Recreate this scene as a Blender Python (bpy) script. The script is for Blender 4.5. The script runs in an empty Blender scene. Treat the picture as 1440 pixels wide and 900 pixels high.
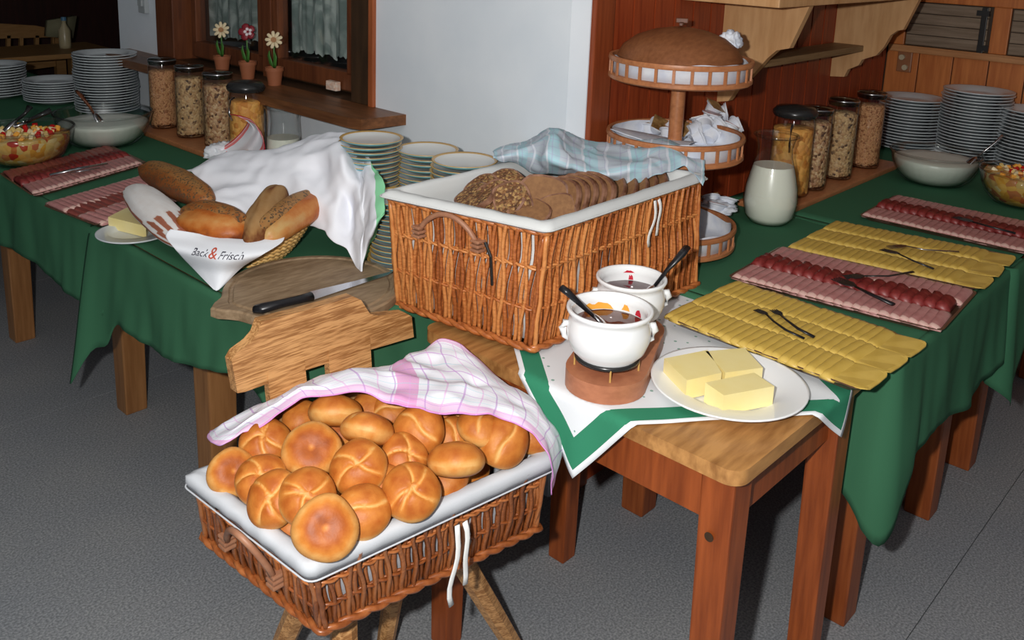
import bpy, bmesh, math, random
from mathutils import Vector, Matrix, noise, Euler
random.seed(7)
S = bpy.context.scene
COL = S.collection
# ---------------------------------------------------------------- camera (a shift lens, recovered from the vanishing points)
F, CX, CY = 1281.0, 720.0, 187.0
M = Matrix(((0.68006, -0.73225, 0.03634), (-0.13097, -0.17011, -0.97668), (0.72136, 0.65945, -0.21159)))   # world -> right, down, forward
CAM = Vector((0, 0, 1.52))
cd = bpy.data.cameras.new('camera'); cam = bpy.data.objects.new('camera', cd); COL.objects.link(cam)
rot = Matrix((M[0], -M[1], -M[2])).transposed()
cam.matrix_world = Matrix.Translation(CAM) @ rot.to_4x4()
cd.sensor_width = 36; cd.lens = F/1440*36; cd.shift_y = -(450-CY)/1440; cd.clip_start = .05
S.camera = cam
S.view_settings.view_transform = 'Standard'; S.view_settings.look = 'None'; S.view_settings.gamma = 1
S.view_settings.exposure = 0.0
w = bpy.data.worlds.new('world'); S.world = w; w.use_nodes = True
w.node_tree.nodes['Background'].inputs[0].default_value = (.55, .66, .80, 1)
w.node_tree.nodes['Background'].inputs[1].default_value = .11
def lamp(name, kind, loc, power, size, col=(1, 1, 1)):
    l = bpy.data.lights.new(name, kind); l.energy = power; l.color = col
    if kind == 'AREA': l.size = size
    else: l.shadow_soft_size = size
    o = bpy.data.objects.new(name, l); COL.objects.link(o); o.location = loc; return o
# the camera's own flash, up and to the left of the lens
fl = CAM + Vector(M[0])*(-.115) - Vector(M[1])*.05
lamp('camera_flash', 'POINT', fl, 128, .018, (1, .985, .96))

# ---------------------------------------------------------------- measuring helpers (a photo pixel and one known plane give a point of the place)
def ray(px, py): return Vector((px-CX, py-CY, F)) @ M
def at(px, py, z):
    d = ray(px, py); return CAM + d*((z-CAM.z)/d.z)
def atx(px, py, x):
    d = ray(px, py); return CAM + d*(x/d.x)
def aty(px, py, y):
    d = ray(px, py); return CAM + d*(y/d.y)

# ---------------------------------------------------------------- materials
def NT(name):
    m = bpy.data.materials.new(name); m.use_nodes = True
    nt = m.node_tree; return m, nt, nt.nodes['Principled BSDF']
def nd(nt, t, ins=None, **kw):
    n = nt.nodes.new(t)
    for k, v in kw.items(): setattr(n, k, v)
    for k, v in (ins or {}).items():
        if isinstance(v, bpy.types.NodeSocket): nt.links.new(v, n.inputs[k])
        else: n.inputs[k].default_value = v
    return n
def c4(c): return (c[0], c[1], c[2], 1)
def ramp(nt, fac, stops):
    r = nt.nodes.new('ShaderNodeValToRGB'); nt.links.new(fac, r.inputs[0])
    e = r.color_ramp.elements
    while len(e) < len(stops): e.new(.5)
    for i, (p, c) in enumerate(stops): e[i].position = p; e[i].color = c4(c)
    return r.outputs[0]
def bump(nt, b, h, strength=.3, dist=.002):
    n = nd(nt, 'ShaderNodeBump', {'Strength': strength, 'Distance': dist, 'Height': h}); nt.links.new(n.outputs[0], b.inputs['Normal'])
def plain(name, c, rough=.5, metal=0, spec=.5, noise_s=0, c2=None, bs=0, sss=0):
    m, nt, b = NT(name)
    b.inputs['Base Color'].default_value = c4(c); b.inputs['Roughness'].default_value = rough
    b.inputs['Metallic'].default_value = metal; b.inputs['Specular IOR Level'].default_value = spec
    if noise_s:
        tc = nd(nt, 'ShaderNodeTexCoord')
        n = nd(nt, 'ShaderNodeTexNoise', {'Vector': tc.outputs['Object'], 'Scale': noise_s, 'Detail': 6.0})
        if c2: nt.links.new(ramp(nt, n.outputs[0], [(.35, c), (.65, c2)]), b.inputs['Base Color'])
        if bs: bump(nt, b, n.outputs[0], bs)
    return m
def wood(name, c1, c2, scale=(2, 30, 30), rough=.45, spec=.4, stops=(.38, .62)):
    m, nt, b = NT(name)
    tc = nd(nt, 'ShaderNodeTexCoord')
    mp = nd(nt, 'ShaderNodeMapping', {'Vector': tc.outputs['Object'], 'Scale': scale})
    n = nd(nt, 'ShaderNodeTexNoise', {'Vector': mp.outputs[0], 'Scale': 1.0, 'Detail': 8.0, 'Roughness': .62, 'Distortion': .6})
    w_ = nd(nt, 'ShaderNodeTexNoise', {'Vector': mp.outputs[0], 'Scale': 5.0, 'Detail': 4.0})
    mx = nd(nt, 'ShaderNodeMath', {0: n.outputs[0], 1: w_.outputs[0]}, operation='ADD')
    hf = nd(nt, 'ShaderNodeMath', {0: mx.outputs[0], 1: .5}, operation='MULTIPLY')
    nt.links.new(ramp(nt, hf.outputs[0], [(stops[0], c1), (stops[1], c2)]), b.inputs['Base Color'])
    b.inputs['Roughness'].default_value = rough; b.inputs['Specular IOR Level'].default_value = spec
    bump(nt, b, hf.outputs[0], .15)
    return m
def linemask(nt, coord, n, wd, off=0.0):
    a = nd(nt, 'ShaderNodeMath', {0: coord, 1: float(n)}, operation='MULTIPLY')
    a2 = nd(nt, 'ShaderNodeMath', {0: a.outputs[0], 1: off}, operation='ADD')
    f = nd(nt, 'ShaderNodeMath', {0: a2.outputs[0]}, operation='FRACT')
    return nd(nt, 'ShaderNodeMath', {0: f.outputs[0], 1: wd}, operation='LESS_THAN').outputs[0]
def mixc(nt, fac, a, b):
    n = nt.nodes.new('ShaderNodeMix'); n.data_type = 'RGBA'
    for i, v in ((0, fac), (6, a), (7, b)):
        if isinstance(v, bpy.types.NodeSocket): nt.links.new(v, n.inputs[i])
        else: n.inputs[i].default_value = v if i == 0 else c4(v)
    return n.outputs[2]
def glass(name, tint=(1, 1, 1), refl=.8):
    m = bpy.data.materials.new(name); m.use_nodes = True; nt = m.node_tree; nt.nodes.clear()
    lw = nd(nt, 'ShaderNodeLayerWeight', {'Blend': .5})
    fr = nd(nt, 'ShaderNodeMath', {0: lw.outputs['Facing'], 1: 2.6}, operation='POWER')
    k0 = nd(nt, 'ShaderNodeMath', {0: fr.outputs[0], 1: .55*refl}, operation='MULTIPLY')
    k = nd(nt, 'ShaderNodeMath', {0: k0.outputs[0], 1: .05}, operation='ADD')
    ed = nd(nt, 'ShaderNodeMath', {0: lw.outputs['Facing'], 1: 2.2}, operation='POWER')
    tc_ = mixc(nt, ed.outputs[0], tint, tuple(v*.62 for v in tint))
    t = nd(nt, 'ShaderNodeBsdfTransparent', {'Color': tc_}); g = nd(nt, 'ShaderNodeBsdfGlossy', {'Roughness': .03})
    mx = nd(nt, 'ShaderNodeMixShader', {0: k.outputs[0], 1: t.outputs[0], 2: g.outputs[0]})
    o = nd(nt, 'ShaderNodeOutputMaterial', {'Surface': mx.outputs[0]}); return m
def cells(name, cols, scale, rough=.7, bs=.8, stretch=(1, 1, 1)):
    m, nt, b = NT(name)
    tc = nd(nt, 'ShaderNodeTexCoord'); mp = nd(nt, 'ShaderNodeMapping', {'Vector': tc.outputs['Object'], 'Scale': stretch})
    v = nd(nt, 'ShaderNodeTexVoronoi', {'Vector': mp.outputs[0], 'Scale': scale})
    sp = nd(nt, 'ShaderNodeSeparateColor', {0: v.outputs['Color']})
    n = len(cols); nt.links.new(ramp(nt, sp.outputs[0], [(i/max(1, n-1), c) for i, c in enumerate(cols)]), b.inputs['Base Color'])
    b.inputs['Roughness'].default_value = rough
    bump(nt, b, v.outputs['Distance'], bs, -.004)
    return m
def fabric(name, base, layers=(), edge=None, rough=.9, dots=None, weave=True, edges=None):
    """woven cloth; layers = (axis, count, width, offset, colour, strength); edges = (inner distance, colour) rings along the hem, uv"""
    m, nt, b = NT(name)
    uv = nd(nt, 'ShaderNodeUVMap'); sx = nd(nt, 'ShaderNodeSeparateXYZ', {0: uv.outputs[0]})
    col = nd(nt, 'ShaderNodeRGB'); col.outputs[0].default_value = c4(base); cur = col.outputs[0]
    if dots:
        v = nd(nt, 'ShaderNodeTexVoronoi', {'Vector': uv.outputs[0], 'Scale': dots[0], 'Randomness': .35})
        lt = nd(nt, 'ShaderNodeMath', {0: v.outputs['Distance'], 1: dots[1]}, operation='LESS_THAN')
        cur = mixc(nt, lt.outputs[0], cur, dots[2])
    for ax, n, wd, off, c, st in layers:
        k = linemask(nt, sx.outputs[ax], n, wd, off)
        k2 = nd(nt, 'ShaderNodeMath', {0: k, 1: st}, operation='MULTIPLY').outputs[0]
        cur = mixc(nt, k2, cur, c)
    if edges:
        def mn(a, bb): return nd(nt, 'ShaderNodeMath', {0: a, 1: bb}, operation='MINIMUM').outputs[0]
        iu = nd(nt, 'ShaderNodeMath', {0: 1.0, 1: sx.outputs[0]}, operation='SUBTRACT').outputs[0]
        iv = nd(nt, 'ShaderNodeMath', {0: 1.0, 1: sx.outputs[1]}, operation='SUBTRACT').outputs[0]
        d = mn(mn(sx.outputs[0], iu), mn(sx.outputs[1], iv))
        for dist, c in edges:
            k = nd(nt, 'ShaderNodeMath', {0: d, 1: dist}, operation='LESS_THAN').outputs[0]
            cur = mixc(nt, k, cur, c)
    nt.links.new(cur, b.inputs['Base Color'])
    b.inputs['Roughness'].default_value = rough; b.inputs['Specular IOR Level'].default_value = .15
    if weave:
        tc = nd(nt, 'ShaderNodeTexCoord'); n = nd(nt, 'ShaderNodeTexNoise', {'Vector': tc.outputs['Object'], 'Scale': 350.0, 'Detail': 3.0})
        bump(nt, b, n.outputs[0], .18, .001)
    return m
def crust(name, stops, speck=None, rough=.42):
    """baked crust: colour follows the 'bake' attribute of the dough (pale split .. dark crust) plus mottling"""
    m, nt, b = NT(name)
    a = nd(nt, 'ShaderNodeAttribute', attribute_name='bake')
    tc = nd(nt, 'ShaderNodeTexCoord')
    n = nd(nt, 'ShaderNodeTexNoise', {'Vector': tc.outputs['Object'], 'Scale': 38.0, 'Detail': 7.0, 'Roughness': .65})
    k = nd(nt, 'ShaderNodeMath', {0: n.outputs[0], 1: -.5}, operation='ADD')
    k = nd(nt, 'ShaderNodeMath', {0: k.outputs[0], 1: .45}, operation='MULTIPLY')
    k = nd(nt, 'ShaderNodeMath', {0: k.outputs[0], 1: a.outputs['Fac']}, operation='ADD')
    cur = ramp(nt, k.outputs[0], stops)
    if speck:
        v = nd(nt, 'ShaderNodeTexVoronoi', {'Vector': tc.outputs['Object'], 'Scale': speck[0]})
        sp = nd(nt, 'ShaderNodeSeparateColor', {0: v.outputs['Color']})
        lt = nd(nt, 'ShaderNodeMath', {0: sp.outputs[0], 1: speck[1]}, operation='LESS_THAN')
        cur = mixc(nt, lt.outputs[0], cur, speck[2])
    nt.links.new(cur, b.inputs['Base Color']); b.inputs['Roughness'].default_value = rough+.08
    b.inputs['Specular IOR Level'].default_value = .3
    n2 = nd(nt, 'ShaderNodeTexNoise', {'Vector': tc.outputs['Object'], 'Scale': 160.0, 'Detail': 4.0})
    bump(nt, b, n2.outputs[0], .35, .0015)
    return m

MT = {}
MT['floor'] = None
def floor_mat():
    m, nt, b = NT('speckled_vinyl')
    tc = nd(nt, 'ShaderNodeTexCoord')
    n = nd(nt, 'ShaderNodeTexNoise', {'Vector': tc.outputs['Object'], 'Scale': 190.0, 'Detail': 4.0})
    n2 = nd(nt, 'ShaderNodeTexNoise', {'Vector': tc.outputs['Object'], 'Scale': 3.0, 'Detail': 4.0})
    c = ramp(nt, n.outputs[0], [(.34, (.19, .20, .21)), (.5, (.29, .30, .315)), (.68, (.42, .43, .44))])
    c2 = ramp(nt, n2.outputs[0], [(.3, (.85, .87, .9)), (.7, (1, .99, .97))])
    mx = nt.nodes.new('ShaderNodeMix'); mx.data_type = 'RGBA'; mx.blend_type = 'MULTIPLY'; mx.inputs[0].default_value = 1
    nt.links.new(c, mx.inputs[6]); nt.links.new(c2, mx.inputs[7]); nt.links.new(mx.outputs[2], b.inputs['Base Color'])
    b.inputs['Roughness'].default_value = .55; b.inputs['Specular IOR Level'].default_value = .25
    return m
MT['floor'] = floor_mat()
MT['plaster'] = plain('white_plaster', (.74, .79, .84), .75, spec=.2, noise_s=5, c2=(.80, .84, .88), bs=.12)
MT['ceiling'] = plain('ceiling_paint', (.6, .6, .6), .9)
MT['pink_wood'] = wood('red_stained_plank', (.22, .030, .008), (.40, .070, .018), (18, 18, 1.2), .4)
MT['orange_wood'] = wood('orange_pine_panel', (.42, .115, .025), (.60, .20, .05), (10, 16, 1.2), .45)
MT['trim_wood'] = wood('reddish_trim', (.16, .030, .009), (.28, .060, .018), (18, 18, 1.2), .4)
MT['grey_wood'] = wood('weathered_grey_wood', (.16, .11, .07), (.27, .20, .14), (20, 1.6, 22), .7)
MT['ledge_wood'] = wood('ledge_wood', (.40, .17, .06), (.55, .27, .11), (12, 1.5, 22), .5)
MT['pine'] = wood('pale_pine', (.52, .27, .11), (.68, .40, .19), (9, 9, 1.5), .45)
MT['shelf_wood'] = wood('grey_brown_shelf', (.20, .12, .05), (.33, .21, .10), (1.5, 14, 20), .5)
MT['win_wood'] = wood('window_brown_wood', (.10, .028, .010), (.19, .058, .02), (14, 14, 1.5), .45)
MT['win_edge'] = wood('window_casing_wood', (.30, .075, .022), (.42, .12, .04), (14, 14, 1.5), .4)
MT['win_dark'] = wood('dark_reveal_wood', (.035, .018, .008), (.07, .035, .015), (8, 8, 1.5), .5)
MT['sill'] = wood('sill_wood', (.11, .040, .014), (.24, .095, .035), (12, 1.5, 20), .4)
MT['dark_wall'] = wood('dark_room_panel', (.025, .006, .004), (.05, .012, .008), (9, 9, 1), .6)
MT['bench'] = wood('bench_wood', (.28, .14, .045), (.38, .20, .07), (2, 14, 14), .5)
MT['black'] = plain('black_iron', (.012, .012, .012), .4)
MT['blackplastic'] = plain('black_plastic', (.010, .010, .012), .3)
MT['green'] = fabric('green_tablecloth', (.043, .145, .075), rough=.9)
MT['leg'] = wood('table_leg_wood', (.24, .10, .032), (.37, .17, .06), (16, 16, 1.2), .42)
MT['leg_red'] = wood('reddish_leg_wood', (.21, .045, .010), (.36, .095, .023), (16, 16, 1.2), .4)
MT['tabletop'] = wood('worn_honey_tabletop', (.24, .10, .028), (.52, .26, .085), (2.5, 14, 9), .35)
MT['small_red'] = wood('red_brown_table_wood', (.20, .042, .009), (.36, .085, .019), (16, 16, 1.4), .38)
MT['oak'] = wood('oak_chair', (.30, .13, .040), (.62, .33, .13), (5, 55, 75), .4, stops=(.43, .56))
MT['board'] = wood('grey_brown_board', (.19, .12, .065), (.33, .23, .135), (5, 22, 22), .6)
def wicker(name, dark, mid, light):
    m, nt, b = NT(name)
    oi = nd(nt, 'ShaderNodeObjectInfo'); tc = nd(nt, 'ShaderNodeTexCoord')
    n = nd(nt, 'ShaderNodeTexNoise', {'Vector': tc.outputs['Object'], 'Scale': 70.0, 'Detail': 5.0})
    k = nd(nt, 'ShaderNodeMath', {0: oi.outputs['Random'], 1: .55}, operation='MULTIPLY')
    k = nd(nt, 'ShaderNodeMath', {0: k.outputs[0], 1: n.outputs[0]}, operation='ADD')
    nt.links.new(ramp(nt, k.outputs[0], [(.38, dark), (.72, mid), (1.0, light)]), b.inputs['Base Color'])
    b.inputs['Roughness'].default_value = .33; bump(nt, b, n.outputs[0], .3); return m
MT['wicker'] = wicker('wicker', (.25, .065, .016), (.44, .135, .034), (.62, .25, .075))
MT['wicker_dark'] = wicker('dark_wicker', (.17, .045, .012), (.32, .092, .024), (.48, .165, .05))
MT['straw'] = plain('golden_straw', (.66, .37, .11), .4, noise_s=60, c2=(.85, .56, .22), bs=.2)
MT['leather'] = plain('brown_leather', (.30, .13, .07), .5, noise_s=40, c2=(.38, .18, .10))
MT['liner'] = fabric('white_liner', (.56, .58, .61))
MT['liner2'] = fabric('cream_liner', (.60, .61, .60))
MT['white_cloth'] = fabric('white_cotton', (.80, .82, .86))
MT['butter'] = plain('butter', (.87, .72, .30), .35, noise_s=14, c2=(.90, .77, .38), bs=.05)
MT['porcelain'] = plain('white_porcelain', (.83, .84, .84), .12)
MT['plate'] = plain('grey_white_plate', (.60, .64, .66), .18)
MT['blueplate'] = plain('teal_glazed_plate', (.16, .36, .39), .2)
MT['blueplate_in'] = plain('pale_plate_face', (.62, .62, .60), .2)
MT['ochre'] = plain('ochre_rim', (.55, .33, .10), .25)
MT['glass'] = glass('clear_glass')
MT['glass_dim'] = glass('bowl_glass', (.985, .995, .99), .9)
MT['lid_glass'] = glass('smoky_lid', (.45, .48, .45), 1.0)
MT['lid'] = plain('dark_jar_lid', (.02, .02, .02), .25)
MT['chrome'] = plain('steel', (.55, .55, .57), .22, metal=1)
MT['milk'] = plain('milk', (.78, .79, .68), .3)
MT['yogurt'] = plain('yogurt', (.74, .77, .68), .35)
MT['muesli1'] = cells('fruit_muesli', [(.08, .03, .015), (.42, .22, .09), (.60, .40, .20), (.30, .12, .05), (.66, .46, .26)], 130)
MT['muesli2'] = cells('nut_muesli', [(.06, .03, .02), (.50, .30, .13), (.62, .42, .20), (.40, .22, .09), (.55, .38, .2)], 130)
MT['muesli3'] = cells('oat_muesli', [(.30, .11, .04), (.50, .24, .10), (.60, .32, .14), (.55, .25, .11)], 190)
MT['flakes'] = cells('corn_flakes', [(.55, .20, .03), (.72, .33, .06), (.80, .42, .10), (.62, .25, .05)], 60, bs=1)
MT['fruit'] = cells('fruit_salad', [(.55, .25, .03), (.70, .36, .05), (.62, .45, .15), (.45, .02, .01), (.70, .40, .08), (.66, .55, .28)], 48, rough=.2, bs=.8)
MT['jam_red'] = plain('dark_red_jam', (.06, .008, .012), .08)
MT['jam_brown'] = plain('plum_jam', (.10, .022, .010), .08)
MT['jam_orange'] = plain('apricot_smear', (.85, .38, .05), .5)
MT['jam_pink'] = plain('berry_smear', (.55, .03, .05), .15)
MT['stand'] = wood('stand_wood', (.36, .13, .05), (.50, .20, .08), (7, 22, 22), .4)
MT['holder'] = wood('terracotta_holder_wood', (.38, .14, .07), (.50, .20, .10), (10, 10, 20), .45)
MT['paper'] = plain('white_paper', (.80, .82, .86), .6, noise_s=25, c2=(.62, .66, .76))
MT['cup_lid'] = plain('portion_lid', (.14, .065, .02), .3, noise_s=60, c2=(.40, .24, .09))
MT['cup_lid2'] = plain('red_portion_lid', (.35, .05, .04), .3, noise_s=70, c2=(.6, .5, .5))
MT['cheese'] = plain('cheese', (.58, .38, .07), .38, noise_s=22, c2=(.68, .47, .11), bs=.05)
MT['ham'] = plain('ham', (.42, .17, .16), .42, noise_s=42, c2=(.54, .27, .25), bs=.15)
MT['ham_fat'] = plain('ham_fat_rim', (.66, .42, .36), .4)
MT['salami'] = plain('dark_salami', (.14, .012, .012), .42, noise_s=70, c2=(.24, .03, .026), bs=.2)
MT['bacon'] = plain('dried_ham', (.22, .045, .036), .4, noise_s=30, c2=(.32, .09, .07), bs=.15)
MT['tray'] = plain('dark_tray', (.10, .05, .03), .3)
MT['rye'] = plain('rye_crumb', (.19, .085, .032), .8, noise_s=90, c2=(.25, .12, .045), bs=.5)
MT['ryecrust'] = plain('rye_crust', (.09, .028, .010), .5, noise_s=40, c2=(.30, .15, .09), bs=.4)
MT['grain'] = cells('grain_bread', [(.12, .045, .015), (.20, .08, .025), (.44, .26, .09), (.08, .03, .01), (.17, .07, .02)], 190, rough=.7)
MT['curtain'] = None
MT['terracotta'] = plain('terracotta', (.34, .11, .045), .7)
MT['leaf'] = plain('leaf_green', (.06, .20, .03), .5)
MT['daisy'] = plain('cream_petal', (.80, .66, .42), .5)
MT['daisy_c'] = plain('orange_centre', (.42, .20, .08), .5)
MT['redpetal'] = plain('crimson_petal', (.24, .01, .02), .5)
MT['whitedot'] = plain('white_dot', (.8, .7, .72), .5)
MT['beige'] = plain('beige_plastic', (.50, .42, .28), .4)
MT['socket'] = plain('brown_socket', (.30, .12, .05), .4)
MT['grey_plastic'] = plain('grey_plastic', (.42, .45, .46), .4)
MT['night'] = plain('dark_outside', (.01, .012, .012), .9)
MT['print_dark'] = plain('dark_print', (.03, .03, .05), .6)
MT['print_red'] = plain('red_print', (.55, .08, .04), .6)
MT['ribbon'] = fabric('cotton_tape', (.78, .78, .76))
ROLLC = crust('roll_crust', [(.0, (.74, .46, .19)), (.2, (.66, .34, .10)), (.42, (.54, .19, .032)), (.66, (.38, .095, .013)), (.9, (.22, .045, .008))])
LOAFC = crust('loaf_crust', [(.0, (.52, .32, .12)), (.25, (.50, .20, .05)), (.45, (.42, .11, .016)), (.68, (.20, .045, .012)), (1, (.09, .022, .01))], rough=.35)
SEEDC = crust('seeded_crust', [(.0, (.36, .20, .07)), (.3, (.32, .14, .04)), (.5, (.27, .085, .018)), (.8, (.14, .04, .012)), (1, (.08, .025, .01))], speck=(260, .22, (.10, .06, .03)))
FLOURC = crust('floured_crust', [(.0, (.80, .78, .76)), (.38, (.72, .66, .62)), (.47, (.40, .15, .09)), (1, (.30, .08, .04))], rough=.7)
CRUMB = crust('brown_crumb', [(.0, (.38, .22, .09)), (.42, (.30, .15, .05)), (.7, (.16, .05, .014)), (1, (.09, .03, .01))], rough=.8)
PINK = fabric('pink_check_towel', (.80, .80, .86), [(0, 2, .10, .06, (.75, .30, .58), .75), (1, 1, .17, .0, (.75, .32, .60), .55), (1, 1, .06, .03, (.75, .22, .55), .8), (1, 1, .06, -.9, (.75, .30, .58), .6),
      (0, 13, .05, 0, (.50, .26, .60), .65), (1, 7, .05, 0, (.56, .28, .64), .65), (0, 13, .045, .5, (.78, .40, .72), .55), (1, 7, .045, .5, (.40, .66, .74), .55)])
BLUE = fabric('blue_check_towel', (.52, .58, .64), [(0, 6, .28, .1, (.34, .60, .66), .6), (1, 4, .28, .1, (.36, .60, .66), .55), (0, 18, .10, 0, (.40, .38, .55), .4), (1, 12, .10, 0, (.42, .38, .55), .4), (0, 12, .12, .3, (.75, .78, .84), .7)])
WGREEN = fabric('green_bordered_towel', (.82, .83, .88), [(0, 1, .028, -.77, (.45, .45, .50), .8)], edges=[(.001, (.8, .8, .8))])
NAPK = fabric('green_border_table_napkin', (.74, .76, .78), dots=(24, .13, (.25, .40, .34)), edges=[(.078, (.035, .22, .12)), (.016, (.80, .82, .84))])
REDT = fabric('red_edged_towel', (.78, .78, .82), edges=[(.16, (.78, .20, .20)), (.09, (.80, .45, .45)), (.045, (.55, .02, .04))])
def curtain_mat():
    m, nt, b = NT('lace_curtain')
    tc = nd(nt, 'ShaderNodeTexCoord')
    mp = nd(nt, 'ShaderNodeMapping', {'Vector': tc.outputs['Object'], 'Scale': (1, 22, 9)})
    n = nd(nt, 'ShaderNodeTexNoise', {'Vector': mp.outputs[0], 'Scale': 1.0, 'Detail': 5.0, 'Distortion': 1.0})
    nt.links.new(ramp(nt, n.outputs[0], [(.38, (.20, .27, .25)), (.5, (.30, .38, .35)), (.62, (.52, .60, .56))]), b.inputs['Base Color'])
    b.inputs['Roughness'].default_value = .95; return m
MT['curtain'] = curtain_mat()

# ---------------------------------------------------------------- mesh helpers
def finish(bm, name, mat, parent=None, smooth=False, loc=None, angle=None):
    me = bpy.data.meshes.new(name); bmesh.ops.recalc_face_normals(bm, faces=bm.faces); bm.to_mesh(me); bm.free()
    if isinstance(mat, (list, tuple)):
        for x in mat: me.materials.append(x)
    else: me.materials.append(mat)
    if smooth: me.polygons.foreach_set('use_smooth', [True]*len(me.polygons))
    o = bpy.data.objects.new(name, me); COL.objects.link(o)
    if parent: o.parent = parent
    if loc is not None: o.location = loc
    if smooth and angle: 
        try: me.set_sharp_from_angle(angle=math.radians(angle))
        except Exception: pass
    return o
def inst(name, me, parent=None, loc=(0, 0, 0), rot=None, mtx=None):
    o = bpy.data.objects.new(name, me); COL.objects.link(o)
    if parent: o.parent = parent
    if mtx is not None: o.matrix_basis = mtx
    else:
        o.location = loc
        if rot is not None: o.rotation_euler = rot
    return o
def tag(o, label=None, cat=None, group=None, kind=None):
    if label: o['label'] = label
    if cat: o['category'] = cat
    if group: o['group'] = group
    if kind: o['kind'] = kind
    return o
def empty(name, loc=(0, 0, 0), rz=0, label=None, cat=None, group=None, kind=None):
    o = bpy.data.objects.new(name, None); COL.objects.link(o); o.location = loc; o.rotation_euler = (0, 0, rz)
    o.empty_display_size = .05
    return tag(o, label, cat, group, kind)
KIDS = {}
def dup(o, loc=None, rz=None, label=None, group=None, parent=None, kids=None):
    c = o.copy(); COL.objects.link(c)
    if parent: c.parent = parent
    if loc is not None: c.location = loc
    if rz is not None: c.rotation_euler[2] = rz
    if label: c['label'] = label
    if group: c['group'] = group
    for ch in o.children: dup(ch, parent=c)
    return c
def box(bm, c, s, r=None, bev=0):
    g = bmesh.ops.create_cube(bm, size=1)['verts']
    m = Matrix.Translation(c) @ (r.to_4x4() if r else Matrix()) @ Matrix.Diagonal((s[0], s[1], s[2], 1))
    bmesh.ops.transform(bm, matrix=m, verts=g)
    if bev:
        es = list({e for v in g for e in v.link_edges}); bmesh.ops.bevel(bm, geom=es, offset=bev, segments=2, affect='EDGES', profile=.6)
def abox(bm, a, b, bev=0):
    a, b = Vector(a), Vector(b); s = b-a
    box(bm, (a+b)/2, (abs(s.x), abs(s.y), abs(s.z)), None, bev)
def frame_at(t):
    t = t.normalized(); u = Vector((0, 0, 1)) if abs(t.z) < .9 else Vector((1, 0, 0))
    a = t.cross(u).normalized(); return a, t.cross(a).normalized()
def tube(bm, pts, r, n=8, cap=True, flat=1.0, up=None, closed=False):
    pts = [Vector(p) for p in pts]; rings = []; L = len(pts)
    for i, p in enumerate(pts):
        if closed: t = pts[(i+1) % L]-pts[i-1]
        else: t = pts[min(i+1, L-1)]-pts[max(i-1, 0)]
        if up is not None:
            t = t.normalized(); a = t.cross(Vector(up)).normalized(); b = a.cross(t)
        else: a, b = frame_at(t)
        rr = r[i] if isinstance(r, (list, tuple)) else r
        rings.append([bm.verts.new(p + a*rr*math.cos(2*math.pi*k/n) + b*rr*flat*math.sin(2*math.pi*k/n)) for k in range(n)])
    for i in range(L if closed else L-1):
        A, B = rings[i], rings[(i+1) % L]
        for k in range(n): bm.faces.new((A[k], A[(k+1) % n], B[(k+1) % n], B[k]))
    if cap and not closed:
        bm.faces.new(rings[0][::-1]); bm.faces.new(rings[-1])
def lathe(bm, prof, n=32, c=(0, 0, 0), mi=None, arc=1.0):
    c = Vector(c); rings = []
    for r, z in prof:
        if r < 1e-5: rings.append([bm.verts.new(c+Vector((0, 0, z)))])
        else: rings.append([bm.verts.new(c+Vector((r*math.cos(2*math.pi*k/n), r*math.sin(2*math.pi*k/n), z))) for k in range(n)])
    for i in range(len(rings)-1):
        A, B = rings[i], rings[i+1]
        for k in range(n):
            k2 = (k+1) % n
            if len(A) == 1 and len(B) == 1: continue
            if len(A) == 1: f = bm.faces.new((A[0], B[k], B[k2]))
            elif len(B) == 1: f = bm.faces.new((A[k], A[k2], B[0]))
            else: f = bm.faces.new((A[k], A[k2], B[k2], B[k]))
            if mi: f.material_index = mi[i]
def prism(bm, poly, off):
    """polygon (list of 3D points) extruded by vector off"""
    off = Vector(off); a = [bm.verts.new(Vector(p)) for p in poly]; b = [bm.verts.new(Vector(p)+off) for p in poly]
    bm.faces.new(a); bm.faces.new(b[::-1]); n = len(a)
    for i in range(n): bm.faces.new((a[i], a[(i+1) % n], b[(i+1) % n], b[i]))
def bevel_all(bm, w_, seg=2):
    bmesh.ops.bevel(bm, geom=[e for e in bm.edges if len(e.link_faces) == 2 and e.calc_face_angle() > .4], offset=w_, segments=seg, affect='EDGES', profile=.6)
def catmull(P, t):
    n = len(P)-1; x = min(max(t*n, 0), n-1e-6); i = int(x); f = x-i
    p0 = P[max(i-1, 0)]; p1 = P[i]; p2 = P[i+1]; p3 = P[min(i+2, n)]
    return .5*((2*p1)+(p2-p0)*f+(2*p0-5*p1+4*p2-p3)*f*f+(3*p1-p0-3*p2+p3)*f**3)
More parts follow.
